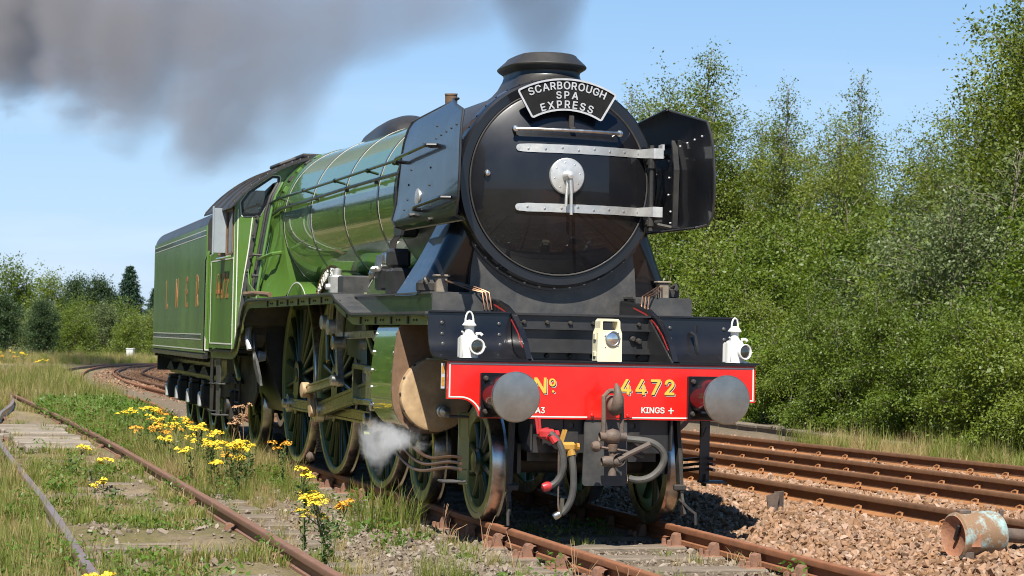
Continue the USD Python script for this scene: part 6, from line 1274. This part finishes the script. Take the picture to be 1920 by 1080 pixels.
spots = [(-12.2, -2.0, .62, 9, 'tall yellow ragwort in front of the tender wheels, highest of the clumps', 0), (-10.6, -2.22, .58, 8, 'yellow ragwort just left of the tallest clump', 0), (-9.6, -1.95, .58, 9, None, 1), (-8.9, -2.3, .52, 7, None, 1), (-8.0, -1.95, .56, 9, None, 1), (-6.6, -2.05, .58, 11, 'dense yellow ragwort below the dried brown umbel', 0), (-7.4, -2.35, .45, 6, None, 1), (-4.7, -2.05, .55, 10, 'bright yellow ragwort beside the trailing wheel, lowest of the big clumps', 0), (-5.3, -1.85, .45, 7, None, 1), (-5.9, -2.35, .42, 6, None, 1),
         (-6.2, -3.55, .42, 5, 'small yellow ragwort between the siding rails, left one of a pair', 0), (-5.0, -3.45, .36, 5, 'small yellow ragwort between the siding rails, right one of a pair', 0), (-2.3, -3.55, .32, 4, 'little ragwort with one yellow cluster on the siding sleepers', 0), (.9, -2.42, .62, 8, 'upper yellow and orange ragwort beside the siding rail in the foreground', 0), (2.6, -2.60, .52, 11, 'lower bright ragwort beside the siding rail in the foreground', 0), (1.7, -2.38, .45, 6, None, 1), (4.6, -3.30, .18, 2, 'single tiny yellow flower in the bare ground at the bottom', 0), (5.1, -4.35, .24, 3, 'small yellow flowers leaning over the worn rail at the bottom left', 0), (-13.6, -1.7, .5, 7, None, 1), (-14.6, -2.1, .5, 6, None, 1), (-11.4, -1.65, .48, 7, None, 1)]
for x, y, h, hd, lab, g in spots:
    ragwort(x, y, h, hd, lab or 'yellow flowered ragwort plant in the grass between the siding and the locomotive', G_R if g else None, 'petal_orange' if (x < -8 and hd in (7,)) or abs(x - 1.7) < .1 else 'petal_yellow')
stray = np.random.default_rng(77)
for k in range(9):
    x = float(stray.uniform(-15, -3.5)); y = float(stray.uniform(-2.35, -1.5)); ragwort(x, y, float(stray.uniform(.28, .56)), int(stray.integers(2, 6)), 'straggling yellow ragwort stem among the grass beside the siding rail', 'straggling ragwort beside the siding rail', 'petal_orange' if k % 3 == 0 else 'petal_yellow', float(stray.uniform(.06, .16)))
for k in range(14):
    x, y = float(rng.uniform(-95, -62)), float(rng.uniform(-2.5, .3)); ragwort(x, y + (-x - 62) * .06, .55, 10, 'far patch of yellow ragwort in the meadow at the left edge', 'far ragwort in the meadow at the left', 'petal_yellow' if k % 3 else 'petal_orange', .5)
ragwort(-7.9, -1.45, .78, 9, 'dried brown seed-headed umbel plant in front of the cab steps', None, 'seed_head', .17, 'dry', 'dried_umbel')
ragwort(-8.3, -1.55, .60, 6, 'smaller dried brown plant behind the seed-headed umbel', None, 'seed_head', .14, 'dry', 'dried_umbel')
for k, (x, y, h) in enumerate(((-1.1, -1.18, .42), (.1, -1.12, .36), (1.0, -1.02, .30), (2.2, -1.12, .30), (3.4, -1.05, .34), (3.9, -1.15, .30), (.55, -1.2, .22), (4.3, -1.0, .26))):
    z = float(height(x, y)); r = np.random.default_rng(k); t = thing('dry_stalk', 'bleached dry grass stalks standing beside the near rail', 'dry stalks', (x, y, z), 0, 'dry stalks along the near rail')
    for j in range(4):
        q = r.normal(0, .08, 2); obj('stalk', MB().tube([(0, 0, 0), (q[0] * .5, q[1] * .5, h * .6), (q[0], q[1], h * r.uniform(.7, 1))], [.003, .0025, .0015], 4, caps=False), 'stem_dry' if j % 2 else 'seed_head', t, smooth=True)
for (x, y, s_) in ((-.7, -1.55, 1.25), (-.4, -1.35, 1.1), (3.2, -2.0, .7), (3.4, -1.85, .6), (-9.2, 8.4, 1.5), (-8.0, 8.3, 1.4), (-10.2, 8.6, 1.5)):
    big = y < 0; t = thing('grass_clump', {-.7: 'bright green grass clump on the gravel below the driving wheels', -.4: 'second bright green grass clump against the near rail', 3.2: 'leafy grass clump on the bare ground at the bottom of the picture', 3.4: 'smaller leafy clump on the bare ground at the bottom'}.get(x, 'bright grass clump at the foot of the thicket behind the drum'), 'grass clump', (x, y, float(height(x, y))), float(rng.uniform(0, 360)), None if big else 'green clumps at the foot of the thicket', (s_,) * 3)
    obj('blades', tuft(int(abs(x) * 10), 140, .38, .16, .5, .006), 'grass_green', t, smooth=False, kind='stuff')
# ================================================================ SMOKE AND STEAM
def cloud(name, blobs, thr, dens, colour, nscale, label, cat, aniso=0.2, stretch=(1, 1, 1), shift=(0, 0, 0), gain=1.6, detail=6.0, rough=.6, absorb=None):
    nodes = {'tc': ('geometry', {}), 'sm': ('mapping', {'scale': tuple(np.array(stretch) * nscale), 'location': shift}), 'n': ('noise_texture', {'scale': 1.0, 'detail': detail, 'roughness': rough, 'distortion': .35})}
    links = [('tc.position', 'sm.vector'), ('sm.vector', 'n.vector')]; last = None
    parts = []
    for i, (c, r, w) in enumerate(blobs):
        c, r = np.array(c, float), np.array(r, float)
        nodes[f'm{i}'] = ('mapping', {'location': tuple(-c / r), 'scale': tuple(1 / r)}); nodes[f'g{i}'] = ('gradient_texture', {'gradient_type': 'spherical'}); nodes[f'w{i}'] = ('math', {'math_type': 'multiply', 'value2': w})
        links += [('tc.position', f'm{i}.vector'), (f'm{i}.vector', f'g{i}.vector'), (f'g{i}.fac', f'w{i}.value1')]
        if last is None: last = f'w{i}.value'
        else:
            nodes[f'a{i}'] = ('math', {'math_type': 'add'}); links += [(last, f'a{i}.value1'), (f'w{i}.value', f'a{i}.value2')]; last = f'a{i}.value'
        s = trimesh.creation.icosphere(3, 1.0); s.vertices = s.vertices * r * 1.0 + c; parts.append(s)
    nodes['lim'] = ('math', {'math_type': 'minimum', 'value2': 1.0}); links.append((last, 'lim.value1'))
    nodes['ga'] = ('math', {'math_type': 'multiply', 'value2': gain}); links.append(('lim.value', 'ga.value1'))
    nodes['ns'] = ('map_range', {'from_min': .28, 'from_max': .72, 'to_min': 0.0, 'to_max': thr}); links.append(('n.fac', 'ns.value'))
    nodes['df'] = ('math', {'math_type': 'subtract'}); links += [('ga.value', 'df.value1'), ('ns.result', 'df.value2')]
    nodes['mx'] = ('math', {'math_type': 'maximum', 'value2': 0.0}); links.append(('df.value', 'mx.value1'))
    nodes['de'] = ('math', {'math_type': 'multiply', 'value2': dens}); links.append(('mx.value', 'de.value1'))
    nodes['v'] = ('principled_volume', {'color': colour, 'anisotropy': aniso}); links.append(('de.value', 'v.density'))
    MAT[name] = usdkit.material(stage, '/World/Looks/' + name, nodes, links, volume='v.volume')
    import manifold3d as m3
    tot = None
    for s in parts:
        q = m3.Manifold(m3.Mesh(np.asarray(s.vertices, np.float32), np.asarray(s.faces, np.uint32))); tot = q if tot is None else tot + q
    p = usdkit.mesh(stage, '/World/' + name, tot, MAT[name]).GetPrim(); tag(p, label, cat, kind='stuff')
cloud('smoke', [((-33, .3, 8.3), (15, 1.5, 3.6), 1.5), ((-19, .3, 6.5), (8, 1.1, 2.7), 1.5), ((-24, .3, 5.2), (6, 1.0, 1.5), 1.1), ((-15.5, .3, 5.0), (3.8, .9, 1.2), .8), ((-12.0, .3, 5.8), (5.8, .9, 1.35), 1.4), ((-7, .2, 5.35), (4.6, .7, .85), 1.4), ((-3.7, .1, 4.9), (3.3, .6, .62), 1.7), ((-50, .3, 10.6), (15, 1.8, 4.0), 1.4), ((-76, .3, 15.6), (34, 2.8, 6.0), 1.5)],
      1.75, .17, (.53, .485, .475), 1.0, 'dark grey coal smoke streaming back from the chimney over the train', 'smoke', stretch=(.27, .5, .95), gain=2.4, detail=7.0, rough=.62)
cloud('chimney_smoke', [((-1.12, 0, 4.45), (.60, .50, .95), 1.6), ((-1.3, 0, 5.0), (.95, .75, .9), 1.5), ((-2.2, 0, 5.3), (1.6, .75, .8), 1.3)],
      1.3, .9, (.42, .40, .415), 1.3, 'thin column of smoke rising straight out of the chimney', 'smoke', gain=1.9)
cloud('steam', [((-.75, -1.42, .62), (.75, .28, .22), 1.1), ((-1.10, -1.40, .60), (.55, .24, .28), 1.1), ((-1.15, -1.40, .36), (.36, .22, .30), .8), ((.05, -1.44, .66), (.9, .20, .18), 1.1), ((-1.6, -1.38, .6), (.6, .2, .26), .7)],
      3.4, 2.6, (.99, .99, .99), 5.5, 'small white puff of steam escaping under the outside cylinder', 'steam', gain=2.3, aniso=0.0, detail=8.0, rough=.68)
